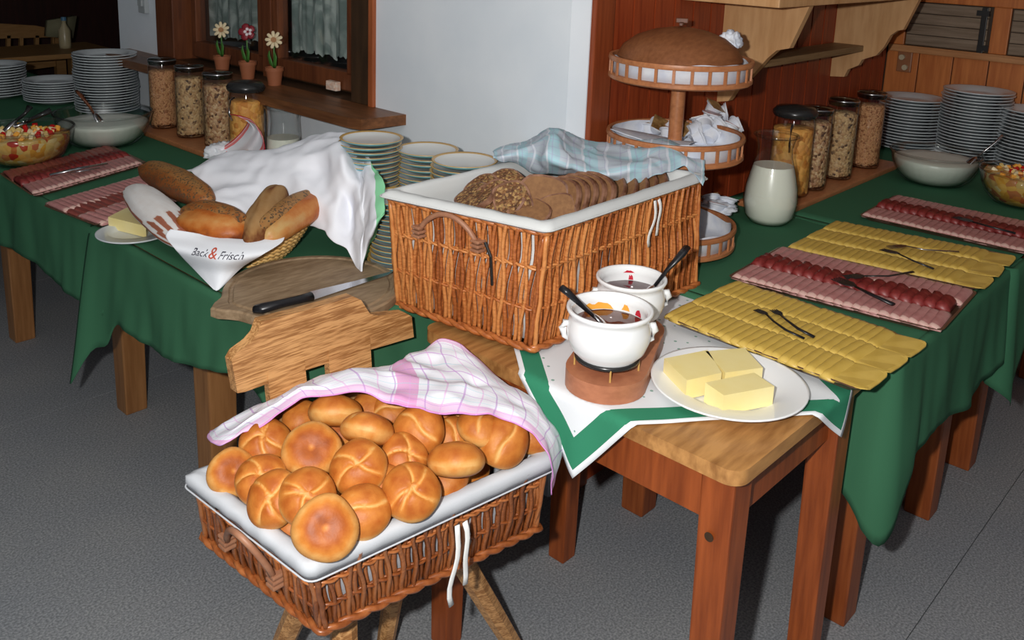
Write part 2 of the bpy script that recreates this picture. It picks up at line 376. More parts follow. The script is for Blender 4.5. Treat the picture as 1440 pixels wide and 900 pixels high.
def cloth(name, rows, mat, nu=60, nv=40, wr=.006, seed=0, thick=.0018, ws=11, parent=None, floor_z=None):
    """draped cloth through a coarse net of points, with wrinkles"""
    R = [[Vector(p) for p in r] for r in rows]
    V = []; me = bpy.data.meshes.new(name); uvs = []
    for j in range(nv+1):
        v = j/nv
        for i in range(nu+1):
            u = i/nu
            colp = [catmull(r, u) for r in R]; p = catmull(colp, v)
            q = Vector((p.x*ws+seed, p.y*ws, p.z*ws))
            d = noise.noise_vector(q)*wr + noise.noise_vector(q*2.3)*wr*.45
            rd = 1-abs(noise.noise(q*.8+Vector((9, 3, 1)))*2); d.z += (rd-.5)*wr*.9
            p = p+d
            if floor_z is not None and p.z < floor_z: p.z = floor_z
            V.append(p); uvs.append((u, v))
    Fc = [(j*(nu+1)+i, j*(nu+1)+i+1, (j+1)*(nu+1)+i+1, (j+1)*(nu+1)+i) for j in range(nv) for i in range(nu)]
    me.from_pydata(V, [], Fc); uv = me.uv_layers.new(name='UVMap')
    for l in me.loops: uv.data[l.index].uv = uvs[l.vertex_index]
    me.materials.append(mat); me.polygons.foreach_set('use_smooth', [True]*len(me.polygons))
    o = bpy.data.objects.new(name, me); COL.objects.link(o)
    if parent: o.parent = parent
    md = o.modifiers.new('thickness', 'SOLIDIFY'); md.thickness = thick; md.offset = 0
    return o
def bake_attr(me, fn):
    a = me.attributes.new('bake', 'FLOAT', 'POINT')
    for i, v in enumerate(me.vertices): a.data[i].value = fn(v.co)

# ================================================================ THE SETTING
TZ = .75           # table height; the cloth lies on it
CT = .753          # top of the cloth
XW, YW, XB = 1.76, 1.40, 3.80
fl_o = empty('floor', kind='structure')
for i in range(-1, 6):
    for j in range(-1, 8):
        bm = bmesh.new(); x0, y0 = i*1.15-.75, j*1.15-.64
        abox(bm, (x0+.001, y0+.001, -.02), (x0+1.149, y0+1.149, 0))
        finish(bm, 'vinyl_sheet', MT['floor'], fl_o)
bm = bmesh.new(); abox(bm, (-2, -2, -.05), (6.2, 8.7, -.0202)); finish(bm, 'subfloor', MT['print_dark'], fl_o)
bm = bmesh.new(); abox(bm, (-2, -2, 2.5), (6.2, 8.7, 2.56)); tag(finish(bm, 'ceiling', MT['ceiling']), kind='structure')
# the white window wall, with its corner chamfer
WY0, WY1, WZ0, WZ1 = 2.185, 3.60, .985, 1.95
TH = .30
wl = empty('wall_left', kind='structure')
bm = bmesh.new()
abox(bm, (XW, 1.425, 0), (XW+TH, WY0, 2.5)); abox(bm, (XW, WY1, 0), (XW+TH, 3.95, 2.5))
abox(bm, (XW, WY0, 0), (XW+TH, WY1, WZ0-.03)); abox(bm, (XW, WY0, WZ1), (XW+TH, WY1, 2.5))
prism(bm, [(XW, 1.425, 0), (XW+.045, 1.40, 0), (XW+.049, 1.40, 0), (XW+.049, 1.425, 0)], (0, 0, 2.5))
finish(bm, 'plaster_face', MT['plaster'], wl)
# plank wall
wr = empty('wall_right', kind='structure')
bm = bmesh.new(); abox(bm, (XW+.047, YW+.012, 0), (XB, YW+.12, 2.5)); finish(bm, 'backing', MT['win_dark'], wr)
x = XW+.135; pw = .098
bm = bmesh.new(); abox(bm, (XW+.05, YW-.014, 0), (XW+.128, YW+.012, 2.5), .004); finish(bm, 'edge_board', MT['trim_wood'], wr)
pm = None
while x < XB-.01:
    wd = min(pw, XB-x)-.009
    bm = bmesh.new(); abox(bm, (0, YW, 0), (wd, YW+.0125, 2.5)); bmesh.ops.bevel(bm, geom=[e for e in bm.edges if abs((e.verts[0].co-e.verts[1].co).z) > 1 and e.verts[0].co.y < YW+.001], offset=.004, segments=1)
    o = finish(bm, 'plank', MT['pink_wood'], wr, loc=(x, 0, 0)); x += pw
# orange back wall with ledge and weathered shutters
wb = empty('wall_back', kind='structure')
bm = bmesh.new(); abox(bm, (XB+.012, -.6, 0), (XB+.12, YW+.1, 2.5)); finish(bm, 'backing', MT['win_dark'], wb)
y = YW
while y > -.5:
    bm = bmesh.new(); abox(bm, (XB, y-.128, 0), (XB+.0125, y-.002, 1.118), .002); finish(bm, 'panel', MT['orange_wood'], wb)
    bm = bmesh.new(); abox(bm, (XB, y-.128, 1.33), (XB+.0125, y-.002, 2.5), .002); finish(bm, 'panel', MT['orange_wood'], wb)
    y -= .13
bm = bmesh.new(); abox(bm, (XB-.022, -.5, 1.118), (XB+.012, YW-.01, 1.146), .004); finish(bm, 'ledge', MT['ledge_wood'], wb)
bm = bmesh.new(); abox(bm, (XB-.016, -.5, 1.322), (XB+.012, YW-.01, 1.36), .004); finish(bm, 'top_rail', MT['orange_wood'], wb)
for (a, b) in ((1.40, 1.335), (1.022, .955)):
    bm = bmesh.new(); abox(bm, (XB-.006, b, 1.146), (XB+.012, a-.004, 1.322), .003); finish(bm, 'post', MT['orange_wood'], wb)
for k, (a, b) in enumerate(((1.328, 1.030), (.948, .60), (.54, .2))):
    bm = bmesh.new()
    for q in range(4):
        z0 = 1.150+q*.0425; abox(bm, (XB-.012+.002*(q % 2), b, z0), (XB+.010, a, z0+.0405), .003)
    o = finish(bm, 'shutter', MT['grey_wood'], wb)
    bm = bmesh.new(); abox(bm, (XB-.020, b+.004, 1.142), (XB-.012, b+.026, 1.318), .002); box(bm, (XB-.018, b+.02, 1.296), (.012, .045, .02)); box(bm, (XB-.018, b+.005, 1.165), (.012, .04, .02))
    finish(bm, 'hinge_strap', MT['black'], o)
# dark room beyond the window wall
bm = bmesh.new()
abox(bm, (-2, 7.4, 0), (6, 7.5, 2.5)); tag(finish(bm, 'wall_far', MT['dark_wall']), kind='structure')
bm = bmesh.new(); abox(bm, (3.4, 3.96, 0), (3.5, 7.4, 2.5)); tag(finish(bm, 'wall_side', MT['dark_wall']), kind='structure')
# ---- window
win = empty('window_1', kind='structure')
bm = bmesh.new()   # casing, proud of the plaster
abox(bm, (XW-.014, WY0-.0, WZ0), (XW+.02, WY0+.022, WZ1), .003)
finish(bm, 'casing', MT['win_edge'], win)
bm = bmesh.new()
abox(bm, (XW-.014, WY1-.16, WZ0), (XW+.10, WY1-.02, WZ1), .004); abox(bm, (XW-.014, WY0, WZ1-.02), (XW+.02, WY1, WZ1+.05), .003)
finish(bm, 'casing', MT['win_wood'], win)
bm = bmesh.new(); abox(bm, (XW-.006, WY0+.023, WZ0), (XW+.10, WY0+.118, WZ1), .004); finish(bm, 'dark_frame_board', MT['win_dark'], win)
bm = bmesh.new()
abox(bm, (XW+.02, WY0+.002, WZ0), (XW+.26, WY0+.024, WZ1)); abox(bm, (XW, WY1-.022, WZ0), (XW+.26, WY1-.002, WZ1)); abox(bm, (XW, WY0+.02, WZ1-.022), (XW+.26, WY1-.02, WZ1-.002))
finish(bm, 'reveal', MT['win_dark'], win)
XG = 1.84
bm = bmesh.new(); abox(bm, (XG, WY0+.024, WZ0+.005), (XG+.02, WY1-.022, 1.045)); finish(bm, 'dark_apron', MT['win_dark'], win)
for (a, b) in ((2.37, 2.84), (2.90, 3.42)):
    sash = None
    bm = bmesh.new()
    y0, y1 = a, b
    abox(bm, (XG-.025, y0, 1.0), (XG+.02, y1, 1.062), .004)
    abox(bm, (XG-.025, y0, 1.052), (XG+.02, y0+.035, WZ1-.03), .004); abox(bm, (XG-.025, y1-.035, 1.052), (XG+.02, y1, WZ1-.03), .004)
    abox(bm, (XG-.025, y0, WZ1-.06), (XG+.02, y1, WZ1-.02), .004)
    sash = finish(bm, 'sash', MT['win_wood'], win)
    bm = bmesh.new(); abox(bm, (XG-.004, y0+.03, 1.05), (XG, y1-.03, WZ1-.04)); finish(bm, 'pane', MT['glass'], sash)
    # lace curtain behind, hem cut in scallops
    bm = bmesh.new(); n = 90; top = []; bot = []
    for i in range(n+1):
        t = i/n; yy = y0+.034+t*(y1-y0-.068); xx = XG+.035+.008*math.sin(t*38)+.004*math.sin(t*91)
        top.append(bm.verts.new((xx, yy, WZ1-.05))); bot.append(bm.verts.new((xx, yy, 1.075+.018*abs(math.sin(t*17))+.010*random.random())))
    for i in range(n): bm.faces.new((top[i], top[i+1], bot[i+1], bot[i]))
    finish(bm, 'curtain', MT['curtain'], sash, True)
bm = bmesh.new(); abox(bm, (XG-.03, 2.842, .985), (XG+.03, 2.898, WZ1-.02), .004); finish(bm, 'mullion', MT['win_wood'], win)
bm = bmesh.new(); abox(bm, (XW+.255, WY0-.1, .9), (XW+.30, WY1+.1, 2.0)); finish(bm, 'night_backdrop', MT['night'], win)
# sill with a chamfered near end and a rounded far end
bm = bmesh.new()
c1 = atx(571, 166, XW).y; fx = at(508, 168, .985)
poly = [(XW+.0, c1, 0), (fx.x, fx.y, 0), (fx.x-.012, fx.y+.05, 0), (fx.x-.012, 3.72, 0), (fx.x+.02, 3.80, 0), (XW-.06, 3.85, 0), (XW, 3.86, 0)]
poly = [(p[0], p[1], .953) for p in poly]
prism(bm, poly, (0, 0, .032)); bevel_all(bm, .004)
finish(bm, 'sill', MT['sill'], win)
bm = bmesh.new(); abox(bm, (XW, WY0+.001, .955), (XG+.02, WY1-.001, .985)); finish(bm, 'inner_sill', MT['win_dark'], win)
# bits on the wall and sill
p = atx(205, 8, XW)
bm = bmesh.new(); abox(bm, (XW-.02, p.y-.03, p.z-.03), (XW, p.y+.03, p.z+.09), .004); box(bm, (XW-.022, p.y, p.z+.03), (.012, .03, .06))
tag(finish(bm, 'wall_switch', MT['grey_plastic']), 'small grey switch box high on the white wall left of the window', 'switch')
p = atx(1268, 86, XB-.006)
r_ = empty('wall_socket', (XB-.006, p.y-.012, p.z), 0, 'brown double socket with beige knobs on the orange panel wall', 'socket')
bm = bmesh.new(); box(bm, (.0, 0, 0), (.012, .058, .085), None, .004); finish(bm, 'plate', MT['socket'], r_)
for dy, dz in ((.008, .018), (-.008, -.022)):
    bm = bmesh.new(); tube(bm, [(-.008, dy, dz), (-.02, dy, dz)], .011, 14); finish(bm, 'knob', MT['beige'], r_, True, angle=40)
p = atx(472, 116, XG-.03)
bm = bmesh.new(); box(bm, (XG-.04, p.y, 1.012), (.02, .055, .03), None, .002); box(bm, (XG-.051, p.y, 1.012), (.002, .04, .012))
tag(finish(bm, 'matchbox', [plain('packet_cream', (.75, .45, .32), .5, noise_s=90, c2=(.8, .7, .6))]), 'small cream and red packet leaning behind the sill under the window', 'box')
# ---- wall shelf above the plank wall
x1 = aty(1008, 140, YW).x; x2 = aty(1167, 107, YW).x
sh = empty('wall_shelf', (x1, YW, 1.2), 0, 'pale pine wall shelf with two scrolled brackets on the red plank wall', 'shelf')
def bracket(xx, pix, ztop, ytop):
    P = [atx(px, py, xx) for px, py in pix]
    poly = [Vector((0, -.0005, 1.60))] + [Vector((0, min(q.y-YW, -.0005), q.z)) for q in P] + [Vector((0, ytop-YW, ztop)), Vector((0, ytop-YW-.02, 1.60))]
    bm = bmesh.new(); prism(bm, [v+Vector((0, 0, -1.2)) for v in poly], (.026, 0, 0)); bevel_all(bm, .002, 1)
    o = finish(bm, 'bracket', MT['pine'], sh); o.location = (xx-x1, 0, 0); return o
bracket(x1, [(1007, 143), (1024, 142), (1030, 134), (1036, 124), (1052, 112), (1066, 97), (1078, 83), (1092, 71), (1110, 68)], atx(1142, 2, x1).z, atx(1142, 2, x1).y)
bracket(x2, [(1166, 107), (1187, 108), (1192, 98), (1207, 92), (1212, 84), (1232, 78), (1243, 66), (1252, 50), (1262, 43), (1270, 42)], atx(1292, 0, x2).z, atx(1292, 0, x2).y)
q = atx(1215, 64, x2)
bm = bmesh.new(); abox(bm, (.026, q.y-YW, q.z-.022-1.2), (x2-x1, -.001, q.z-1.2), .003); finish(bm, 'shelf_board', MT['shelf_wood'], sh)
bm = bmesh.new(); abox(bm, (-.25, -.30, 1.362-1.2), (x2-x1+.2, -.001, 1.392-1.2), .003); finish(bm, 'shelf_board', MT['pine'], sh)
# ---- painted wooden flowers on the sill
def flower(px, py, kind, label):
    p = atx(px, py, XW-.02)
    r_ = empty('wooden_flower', (p.x, p.y, .985), 0, label, 'flower', None)
    H = p.z-.985
    bm = bmesh.new(); lathe(bm, [(0, 0), (.022, 0), (.029, .05), (.032, .05), (.032, .062), (.027, .062), (.025, .05), (0, .05)], 18); finish(bm, 'pot', MT['terracotta'], r_, True, angle=40)
    bm = bmesh.new(); tube(bm, [(0, 0, .05), (.001, .002, H)], .0025, 6); finish(bm, 'stem', MT['leaf'], r_)
    for s in (-1, 1):
        bm = bmesh.new(); tube(bm, [(0, 0, .055), (-.006, s*.012, .075), (-.008, s*.02, .10), (-.008, s*.016, .118)], [.003, .011, .009, .002], 8, flat=.25); finish(bm, 'leaf', MT['leaf'], r_, True)
    d = Vector((-.72, -.60, .25)).normalized(); a, b = frame_at(d)
    c = Vector((0, 0, H))
    n, rr, mt = (9, .030, MT['daisy']) if kind else (5, .020, MT['redpetal'])
    for k in range(n):
        t = 2*math.pi*k/n; u = a*math.cos(t)+b*math.sin(t)
        bm = bmesh.new()
        if kind: tube(bm, [c+u*.006, c+u*.018, c+u*.028, c+u*.031], [.003, .0065, .006, .002], 8, up=d, flat=.4)
        else: tube(bm, [c+u*.004, c+u*.014, c+u*.026, c+u*.031], [.008, .014, .013, .004], 8, up=d, flat=.3)
        finish(bm, 'petal', mt, r_, True)
        if not kind:
            bm = bmesh.new(); tube(bm, [c+u*.010+d*.004-a*.006, c+u*.010+d*.007-a*.006], .0055, 8); finish(bm, 'dot', MT['whitedot'], r_)
    bm = bmesh.new(); tube(bm, [c-d*.002, c+d*.006], .009, 12); finish(bm, 'flower_centre', MT['daisy_c'] if kind else MT['redpetal'], r_)
flower(311, 42, 1, 'cream wooden daisy in a clay pot at the far end of the sill')
flower(347, 45, 0, 'dark red wooden flower with white dots in a clay pot on the sill')
flower(385, 56, 1, 'cream wooden daisy in a clay pot nearest on the sill')

# ================================================================ TABLES AND CLOTHS
def table(name, x0, x1_, y0, y1, legs, mat, label, lw=.075, group=None):
    r_ = empty(name, ((x0+x1_)/2, (y0+y1)/2, 0), 0, label, 'table', group); cx, cy = (x0+x1_)/2, (y0+y1)/2
    bm = bmesh.new(); abox(bm, (x0-cx, y0-cy, .722), (x1_-cx, y1-cy, .748), .006); finish(bm, 'tabletop', mat, r_)
    xs = [l[0] for l in legs]; ys = [l[1] for l in legs]
    bm = bmesh.new()
    abox(bm, (min(xs)-cx, min(ys)-cy-.012, .64), (max(xs)-cx, min(ys)-cy+.012, .722)); abox(bm, (min(xs)-cx, max(ys)-cy-.012, .64), (max(xs)-cx, max(ys)-cy+.012, .722))
    abox(bm, (min(xs)-cx-.012, min(ys)-cy, .64), (min(xs)-cx+.012, max(ys)-cy, .722)); abox(bm, (max(xs)-cx-.012, min(ys)-cy, .64), (max(xs)-cx+.012, max(ys)-cy, .722))
    finish(bm, 'apron', mat, r_)
    for lx, ly in legs:
        bm = bmesh.new(); box(bm, (lx-cx, ly-cy, .361), (lw, lw, .722), None, .006)
        for v in bm.verts:
            if v.co.z < .2: v.co.x = lx-cx+(v.co.x-(lx-cx))*.86; v.co.y = ly-cy+(v.co.y-(ly-cy))*.86
        finish(bm, 'leg', mat, r_)
    return r_
def skirt_cloth(name, rect, path, drop, label, top=CT, amp=.010, ff=16, seed=0, flare=.10):
    """table cloth: a top sheet over rect and a hanging skirt along path (xy corner points); drop(s, x, y) in metres"""
    me = bpy.data.meshes.new(name); V = []; Fc = []
    x0, y0, x1_, y1 = rect
    r = .022; pts = []   # (x, y, nx, ny)
    P = [Vector(p).to_2d() for p in path]
    def seg(a, b, nrm):
        L = (b-a).length; n = max(2, int(L/.013))
        for i in range(n+1): q = a+(b-a)*(i/n); pts.append((q.x, q.y, nrm.x, nrm.y))
    for i in range(len(P)-1):
        a, b = P[i], P[i+1]; d = (b-a).normalized(); nrm = Vector((d.y, -d.x))
        a2 = a + d*r if i > 0 else a; b2 = b - d*r if i < len(P)-2 else b
        seg(a2, b2, nrm)
        if i < len(P)-2:
            d2 = (P[i+2]-b).normalized(); n2 = Vector((d2.y, -d2.x)); c = b-d*r-nrm*r
            c = b - d*r - nrm*r
            for k in range(1, 8):
                t = k/8; nn = (nrm*(1-t)+n2*t).normalized(); pts.append((c.x+nn.x*r, c.y+nn.y*r, nn.x, nn.y))
    K = 16; s = 0
    for i, (x_, y_, nx, ny) in enumerate(pts):
        if i: s += math.hypot(x_-pts[i-1][0], y_-pts[i-1][1])
        D, fx_ = drop(s, x_, y_)
        for k in range(K+1):
            t = k/K
            if k == 0: V.append((x_-nx*.012, y_-ny*.012, top)); continue
            t = (k-1)/(K-1)
            f = 1.5*noise.noise(Vector((s*7+seed*5, t*.8, seed)))+.9*noise.noise(Vector((s*19, t*1.2, seed+4)))+.35*math.sin(s*31+seed)
            o_ = .004+amp*(t**.8)*(f+.9)+flare*D*t*fx_
            drp = D*t+.001
            if t < .06: o_ = .004*min(1, t/.03+.3)
            V.append((x_+nx*o_, y_+ny*o_, top-drp if k > 1 else top-.001))
    N_ = len(pts)
    for i in range(N_-1):
        for k in range(K): a = i*(K+1)+k; Fc.append((a, a+1, a+K+2, a+K+1))
    # top sheet
    b0 = len(V); ins = [i*(K+1) for i in range(N_)]
    nx_, ny_ = 24, 24
    for j in range(ny_+1):
        for i in range(nx_+1):
            X = x0+(x1_-x0)*i/nx_; Y = y0+(y1-y0)*j/ny_
            V.append((X, Y, top))
    for j in range(ny_):
        for i in range(nx_): a = b0+j*(nx_+1)+i; Fc.append((a, a+1, a+nx_+2, a+nx_+1))
    me.from_pydata(V, [], Fc); me.materials.append(MT['green']); me.uv_layers.new(name='UVMap')
    me.polygons.foreach_set('use_smooth', [True]*len(me.polygons))
    o = bpy.data.objects.new(name, me); COL.objects.link(o)
    md = o.modifiers.new('thickness', 'SOLIDIFY'); md.thickness = .0016; md.offset = 0
    return tag(o, label, 'tablecloth')
g = lambda d, w_: math.exp(-(d/w_)**2)
# right: near table 1.66..2.56, far table 2.56..3.76 ; front edge y=.53
table('buffet_table', 1.707, 2.56, .545, 1.32, [(1.905, .66), (2.46, .66), (1.905, 1.22), (2.46, 1.22)], MT['leg_red'], 'red-brown legged table under the near right green cloth', .08)
table('buffet_table', 2.58, 3.74, .545, 1.32, [(2.80, .66), (3.6, .66), (2.80, 1.22), (3.6, 1.22)], MT['leg_red'], 'red-brown legged table behind, under the far right green cloth', .08)
skirt_cloth('tablecloth', (1.707, .542, 2.56, 1.33), [(1.695, 1.33), (1.695, .53), (2.56, .53)],
            lambda s, x_, y_: (.245+.155*math.exp(-math.hypot(x_-1.695, y_-.53)/.045)+.02*math.sin(s*11), .12+.20*g(math.hypot(x_-1.695, y_-.53), .07)),
            'green tablecloth whose long pointed corner hangs beside the small wooden table')
skirt_cloth('tablecloth', (2.44, .535, 3.76, 1.33), [(2.43, 1.33), (2.43, .515), (3.76, .515)],
            lambda s, x_, y_: ((.001 if y_ > .56 else .24)+.13*g(math.hypot(x_-2.47, y_-.52), .05), .3 if y_ < .6 else 0),
            'green tablecloth on the far right table below the last ham tray', top=CT+.003, seed=3)
# left
table('buffet_table', .935, 1.71, 1.385, 2.24, [(1.10, 1.50), (1.60, 1.50), (1.10, 2.02), (1.60, 2.02)], MT['leg'], 'oak legged table under the green cloth that carries the bread basket', .085)
table('buffet_table', .935, 1.71, 2.30, 3.74, [(1.16, 2.66), (1.60, 2.66), (1.10, 3.42), (1.60, 3.42)], MT['leg'], 'wooden table under the far left green cloth, below the sausage trays', .08)
table('buffet_table', .935, 1.71, 3.80, 5.3, [(1.05, 3.95), (1.60, 3.95), (1.05, 5.15), (1.60, 5.15)], MT['leg'], 'wooden table farthest back on the left, under the plate stacks', .08)
skirt_cloth('tablecloth', (.935, 1.382, 1.71, 2.27), [(.92, 2.29), (.92, 1.37), (1.72, 1.37)],
            lambda s, x_, y_: (.165+.245*g(y_-2.29, .05)+.10*g(y_-2.2, .05)+.25*g(math.hypot(x_-.92, y_-1.37), .08)+.05*math.sin(s*5), .3+1.3*g(y_-2.28, .05)),
            'green tablecloth under the bread basket, its corner fold hanging to a point', top=CT+.0025, seed=1)
skirt_cloth('tablecloth', (.93, 2.2, 1.71, 5.3), [(.918, 5.3), (.918, 2.2)],
            lambda s, x_, y_: (.205+.01*math.sin(s*9), .3), 'dark green tablecloth on the far left tables under the sausage trays', seed=5)
# small wooden side table
ST = .738
st = empty('side_table', (1.41, .93, 0), 0, 'small red-brown wooden table with a worn honey-coloured top and knotty leg', 'table')
sx0, sx1, sy0, sy1 = 1.155, 1.645, .565, 1.285
bm = bmesh.new()
def rrect(x0, x1_, y0, y1, r, z, n=6):
    P = []
    for cx, cy, a0 in ((x1_-r, y1-r, 0), (x0+r, y1-r, 90), (x0+r, y0+r, 180), (x1_-r, y0+r, 270)):
        for k in range(n+1): a = math.radians(a0+90*k/n); P.append((cx+r*math.cos(a), cy+r*math.sin(a), z))
    return P
prism(bm, [(p[0]-1.41, p[1]-.93, p[2]) for p in rrect(sx0, sx1, sy0, sy1, .03, ST-.026)], (0, 0, .026)); bevel_all(bm, .005)
finish(bm, 'tabletop', MT['tabletop'], st, True, angle=35)
bm = bmesh.new(); L = [(sx0+.048, sy0+.045), (sx1-.045, sy0+.045), (sx0+.048, sy1-.045), (sx1-.045, sy1-.045)]
for a, b in ((0, 1), (2, 3), (0, 2), (1, 3)):
    A, B = L[a], L[b]; c = ((A[0]+B[0])/2-1.41, (A[1]+B[1])/2-.93, ST-.026-.05)
    box(bm, c, (abs(A[0]-B[0])+.02, .02, .10) if A[1] == B[1] else (.02, abs(A[1]-B[1])+.02, .10))
for v in bm.verts:
    pass
finish(bm, 'apron', MT['small_red'], st)
for lx, ly in L:
    bm = bmesh.new(); box(bm, (0, 0, (ST-.026)/2), (.060, .060, ST-.026), None, .004)
    for v in bm.verts:
        if v.co.z < .2: v.co.x *= .8; v.co.y *= .8
    o = finish(bm, 'leg', MT['small_red'], st); o.location = (lx-1.41, ly-.93, 0)
bm = bmesh.new(); tube(bm, [(L[0][0]-1.41-.0335, L[0][1]-.93+.005, .60), (L[0][0]-1.41-.0325, L[0][1]-.93+.005, .60)], .008, 14); finish(bm, 'knot', MT['win_dark'], st)

# napkin cloth folded over the edges of the side table
Q1 = Vector((1.155-(ST-.605), .86)); Q2 = Vector((1.50, .565-(ST-.665)))
def napkin():
    e1 = (Q2-Q1); Lw = e1.length; e1.normalize(); e2 = Vector((-e1.y, e1.x)); Lh = .62
    # second edge leans so that the far left corner meets the basket
    n = 74; V = []; uvs = []
    for j in range(n+1):
        for i in range(n+1):
            u, v = i/n, j/n
            p = Q1+e1*(Lw*u)+e2*(Lh*v)+Vector((.045*v, 0))*(1-u)
            x_, y_ = p.x, p.y; z = ST+.0025; ox = oy = 0
            dx = max(0, sx0-x_); dy = max(0, sy0-y_)
            if dx > 0: x_ = sx0-.006-.10*dx*(1+.5*math.sin(y_*60)); z -= dx
            if dy > 0: y_ = sy0-.006-.10*dy*(1+.5*math.sin(x_*50+1)); z -= dy
            if dx == 0 and dy == 0: z += .0015*noise.noise(Vector((x_*14, y_*14, 0)))+.001
            V.append((x_, y_, z)); uvs.append((u, v))
    Fc = [(j*(n+1)+i, j*(n+1)+i+1, (j+1)*(n+1)+i+1, (j+1)*(n+1)+i) for j in range(n) for i in range(n)]
    me = bpy.data.meshes.new('table_napkin'); me.from_pydata(V, [], Fc); uv = me.uv_layers.new(name='UVMap')
    for l in me.loops: uv.data[l.index].uv = uvs[l.vertex_index]
    me.materials.append(NAPK); me.polygons.foreach_set('use_smooth', [True]*len(me.polygons))
    o = bpy.data.objects.new('table_napkin', me); COL.objects.link(o)
    md = o.modifiers.new('t', 'SOLIDIFY'); md.thickness = .0014; md.offset = 1
    tag(o, 'white dotted table napkin with a green border draped over the small wooden table', 'napkin')
napkin()
NZ = ST+.006

# ================================================================ WICKER BASKETS
def quad_loop(C, n, r, off=0.0):
    """rounded loop through 4 corners (Vectors), anticlockwise seen from above, offset outwards"""
    out = []; P = []
    for i in range(4):
        a, b, c = C[i-1], C[i], C[(i+1) % 4]
        d1 = (b-a).normalized(); d2 = (c-b).normalized()
        n1 = Vector((d1.y, -d1.x, 0)).normalized(); n2 = Vector((d2.y, -d2.x, 0)).normalized()
        bis = (n1+n2); P.append(b+bis*(off/(1+n1.dot(n2))))
    for i in range(4):
        a, b = P[i], P[(i+1) % 4]; d = (b-a).normalized(); nx_ = P[(i+2) % 4]
        for k in range(n+1): out.append(a+d*r+(b-a-d*2*r)*(k/n))
        d2 = (nx_-b).normalized()
        for k in range(1, 5):
            t = k/5; p0 = b-d*r; p2 = b+d2*r; out.append(p0*(1-t)**2+b*2*t*(1-t)+p2*t*t)
    return out
def lerpq(A, B, t): return [a*(1-t)+b*t for a, b in zip(A, B)]
def basket(label, base, top, cell, hem, ties, handle_side, liner, dark, wob=0.0):
    ctr = sum(base, Vector())/4
    root = empty('wicker_basket', ctr, 0, label, 'basket')
    B = [p-ctr for p in base]; T = [p-ctr for p in top]; Hh = T[0].z-B[0].z
    mw = MT['wicker_dark'] if dark else MT['wicker']
    # one stake = three rods that cross between the weaving rows
    bm = bmesh.new(); W = cell
    nb = 3
    for sgn, x0, rr, yy in ((1, -.34, .0048, .0020), (1, .10, .0052, .0045), (-1, .40, .0042, -.004)):
        pts = []
        for k in range(13):
            t = k/12; ph = t*nb*math.pi
            pts.append((W*(x0+sgn*(.11 if dark else .17)*math.sin(ph+.4)+sgn*.10*(t-.5)), yy+.0018*math.cos(ph), t))
        tube(bm, pts, rr, 5, cap=False)
    for v in bm.verts: pass
    me = bpy.data.meshes.new('stake'); bmesh.ops.recalc_face_normals(bm, faces=bm.faces); bm.to_mesh(me); bm.free()
    me.materials.append(mw); me.polygons.foreach_set('use_smooth', [True]*len(me.polygons))
    for i in range(4):
        b0, b1, t0, t1 = B[i], B[(i+1) % 4], T[i], T[(i+1) % 4]
        L_ = (b1-b0).length; n = int(L_/cell)
        for k in range(n):
            u = (k+.5)/n; p = b0+(b1-b0)*u; q_ = t0+(t1-t0)*u
            X = ((b1-b0).normalized()+(t1-t0).normalized()).normalized(); Z = (q_-p); hz = Z.length; Zn = Z.normalized()
            Y = Zn.cross(X).normalized(); X = Y.cross(Zn)
            m_ = Matrix.Identity(4)
            jx = random.uniform(.88, 1.15)
            for a in range(3): m_[a][0] = X[a]*jx; m_[a][1] = Y[a]*random.uniform(.8, 1.2); m_[a][2] = Zn[a]*hz*.955; m_[a][3] = p[a]+X[a]*random.uniform(-.0012, .0012)
            inst('stake', me, root, mtx=m_)
    # weaving rows, twisted pairs
    def rope(t, off, r, name, tw=.022, mat=mw, amp=.003):
        loop = quad_loop(lerpq(B, T, t), 40, .012, off); bm = bmesh.new()
        # resample evenly
        L2 = [0]
        for a, b in zip(loop, loop[1:]+loop[:1]): L2.append(L2[-1]+(b-a).length)
        tot = L2[-1]; m = int(tot/(tw/5)); res = []; j = 0
        for k in range(m):
            s = tot*k/m
            while L2[j+1] < s: j += 1
            f = (s-L2[j])/(L2[j+1]-L2[j]+1e-9); res.append(loop[j % len(loop)].lerp(loop[(j+1) % len(loop)], f))
        cyc = round(tot/(tw*2))
        for ph in (0, math.pi):
            pp = []
            for k, p in enumerate(res):
                tn = (res[(k+1) % m]-res[k-1]).normalized(); nn = Vector((tn.y, -tn.x, 0)); a = 2*math.pi*cyc*k/m+ph
                pp.append(p+nn*amp*math.sin(a)+Vector((0, 0, amp*.8*math.cos(a))))
            tube(bm, pp, r, 6, closed=True)
        finish(bm, name, mat, root, True)
    rope(.33, .002, .0026, 'weaving_band'); rope(.66, .002, .0026, 'weaving_band')
    rope(.02, .008, .0055, 'braided_border', .034, MT['wicker'] if not dark else MT['wicker_dark'], .0036)
    rope(.95, .003, .005, 'rim', .03, amp=.004)
    for i in range(4):
        for dx in (-.004, .004):
            nn = (B[i]-(sum(B, Vector())/4)).normalized(); tt = Vector((-nn.y, nn.x, 0))
            bm = bmesh.new(); tube(bm, [B[i].lerp(T[i], t)+nn*(.001)+tt*dx*(1+.3*math.sin(t*20)) for t in [k/12*.93 for k in range(13)]], .0048, 6); finish(bm, 'corner_stake', mw, root, True)
    # base plate
    bm = bmesh.new(); lo = quad_loop(B, 4, .01, -.004); vs = [bm.verts.new(p+Vector((0, 0, .004))) for p in lo]; bm.faces.new(vs)
    bmesh.ops.solidify(bm, geom=bm.faces[:], thickness=.006); finish(bm, 'base_panel', mw, root)
    # liner: hangs outside as a hem, rolls over the rim, lines the inside
    loops = []
    h2 = hem/Hh
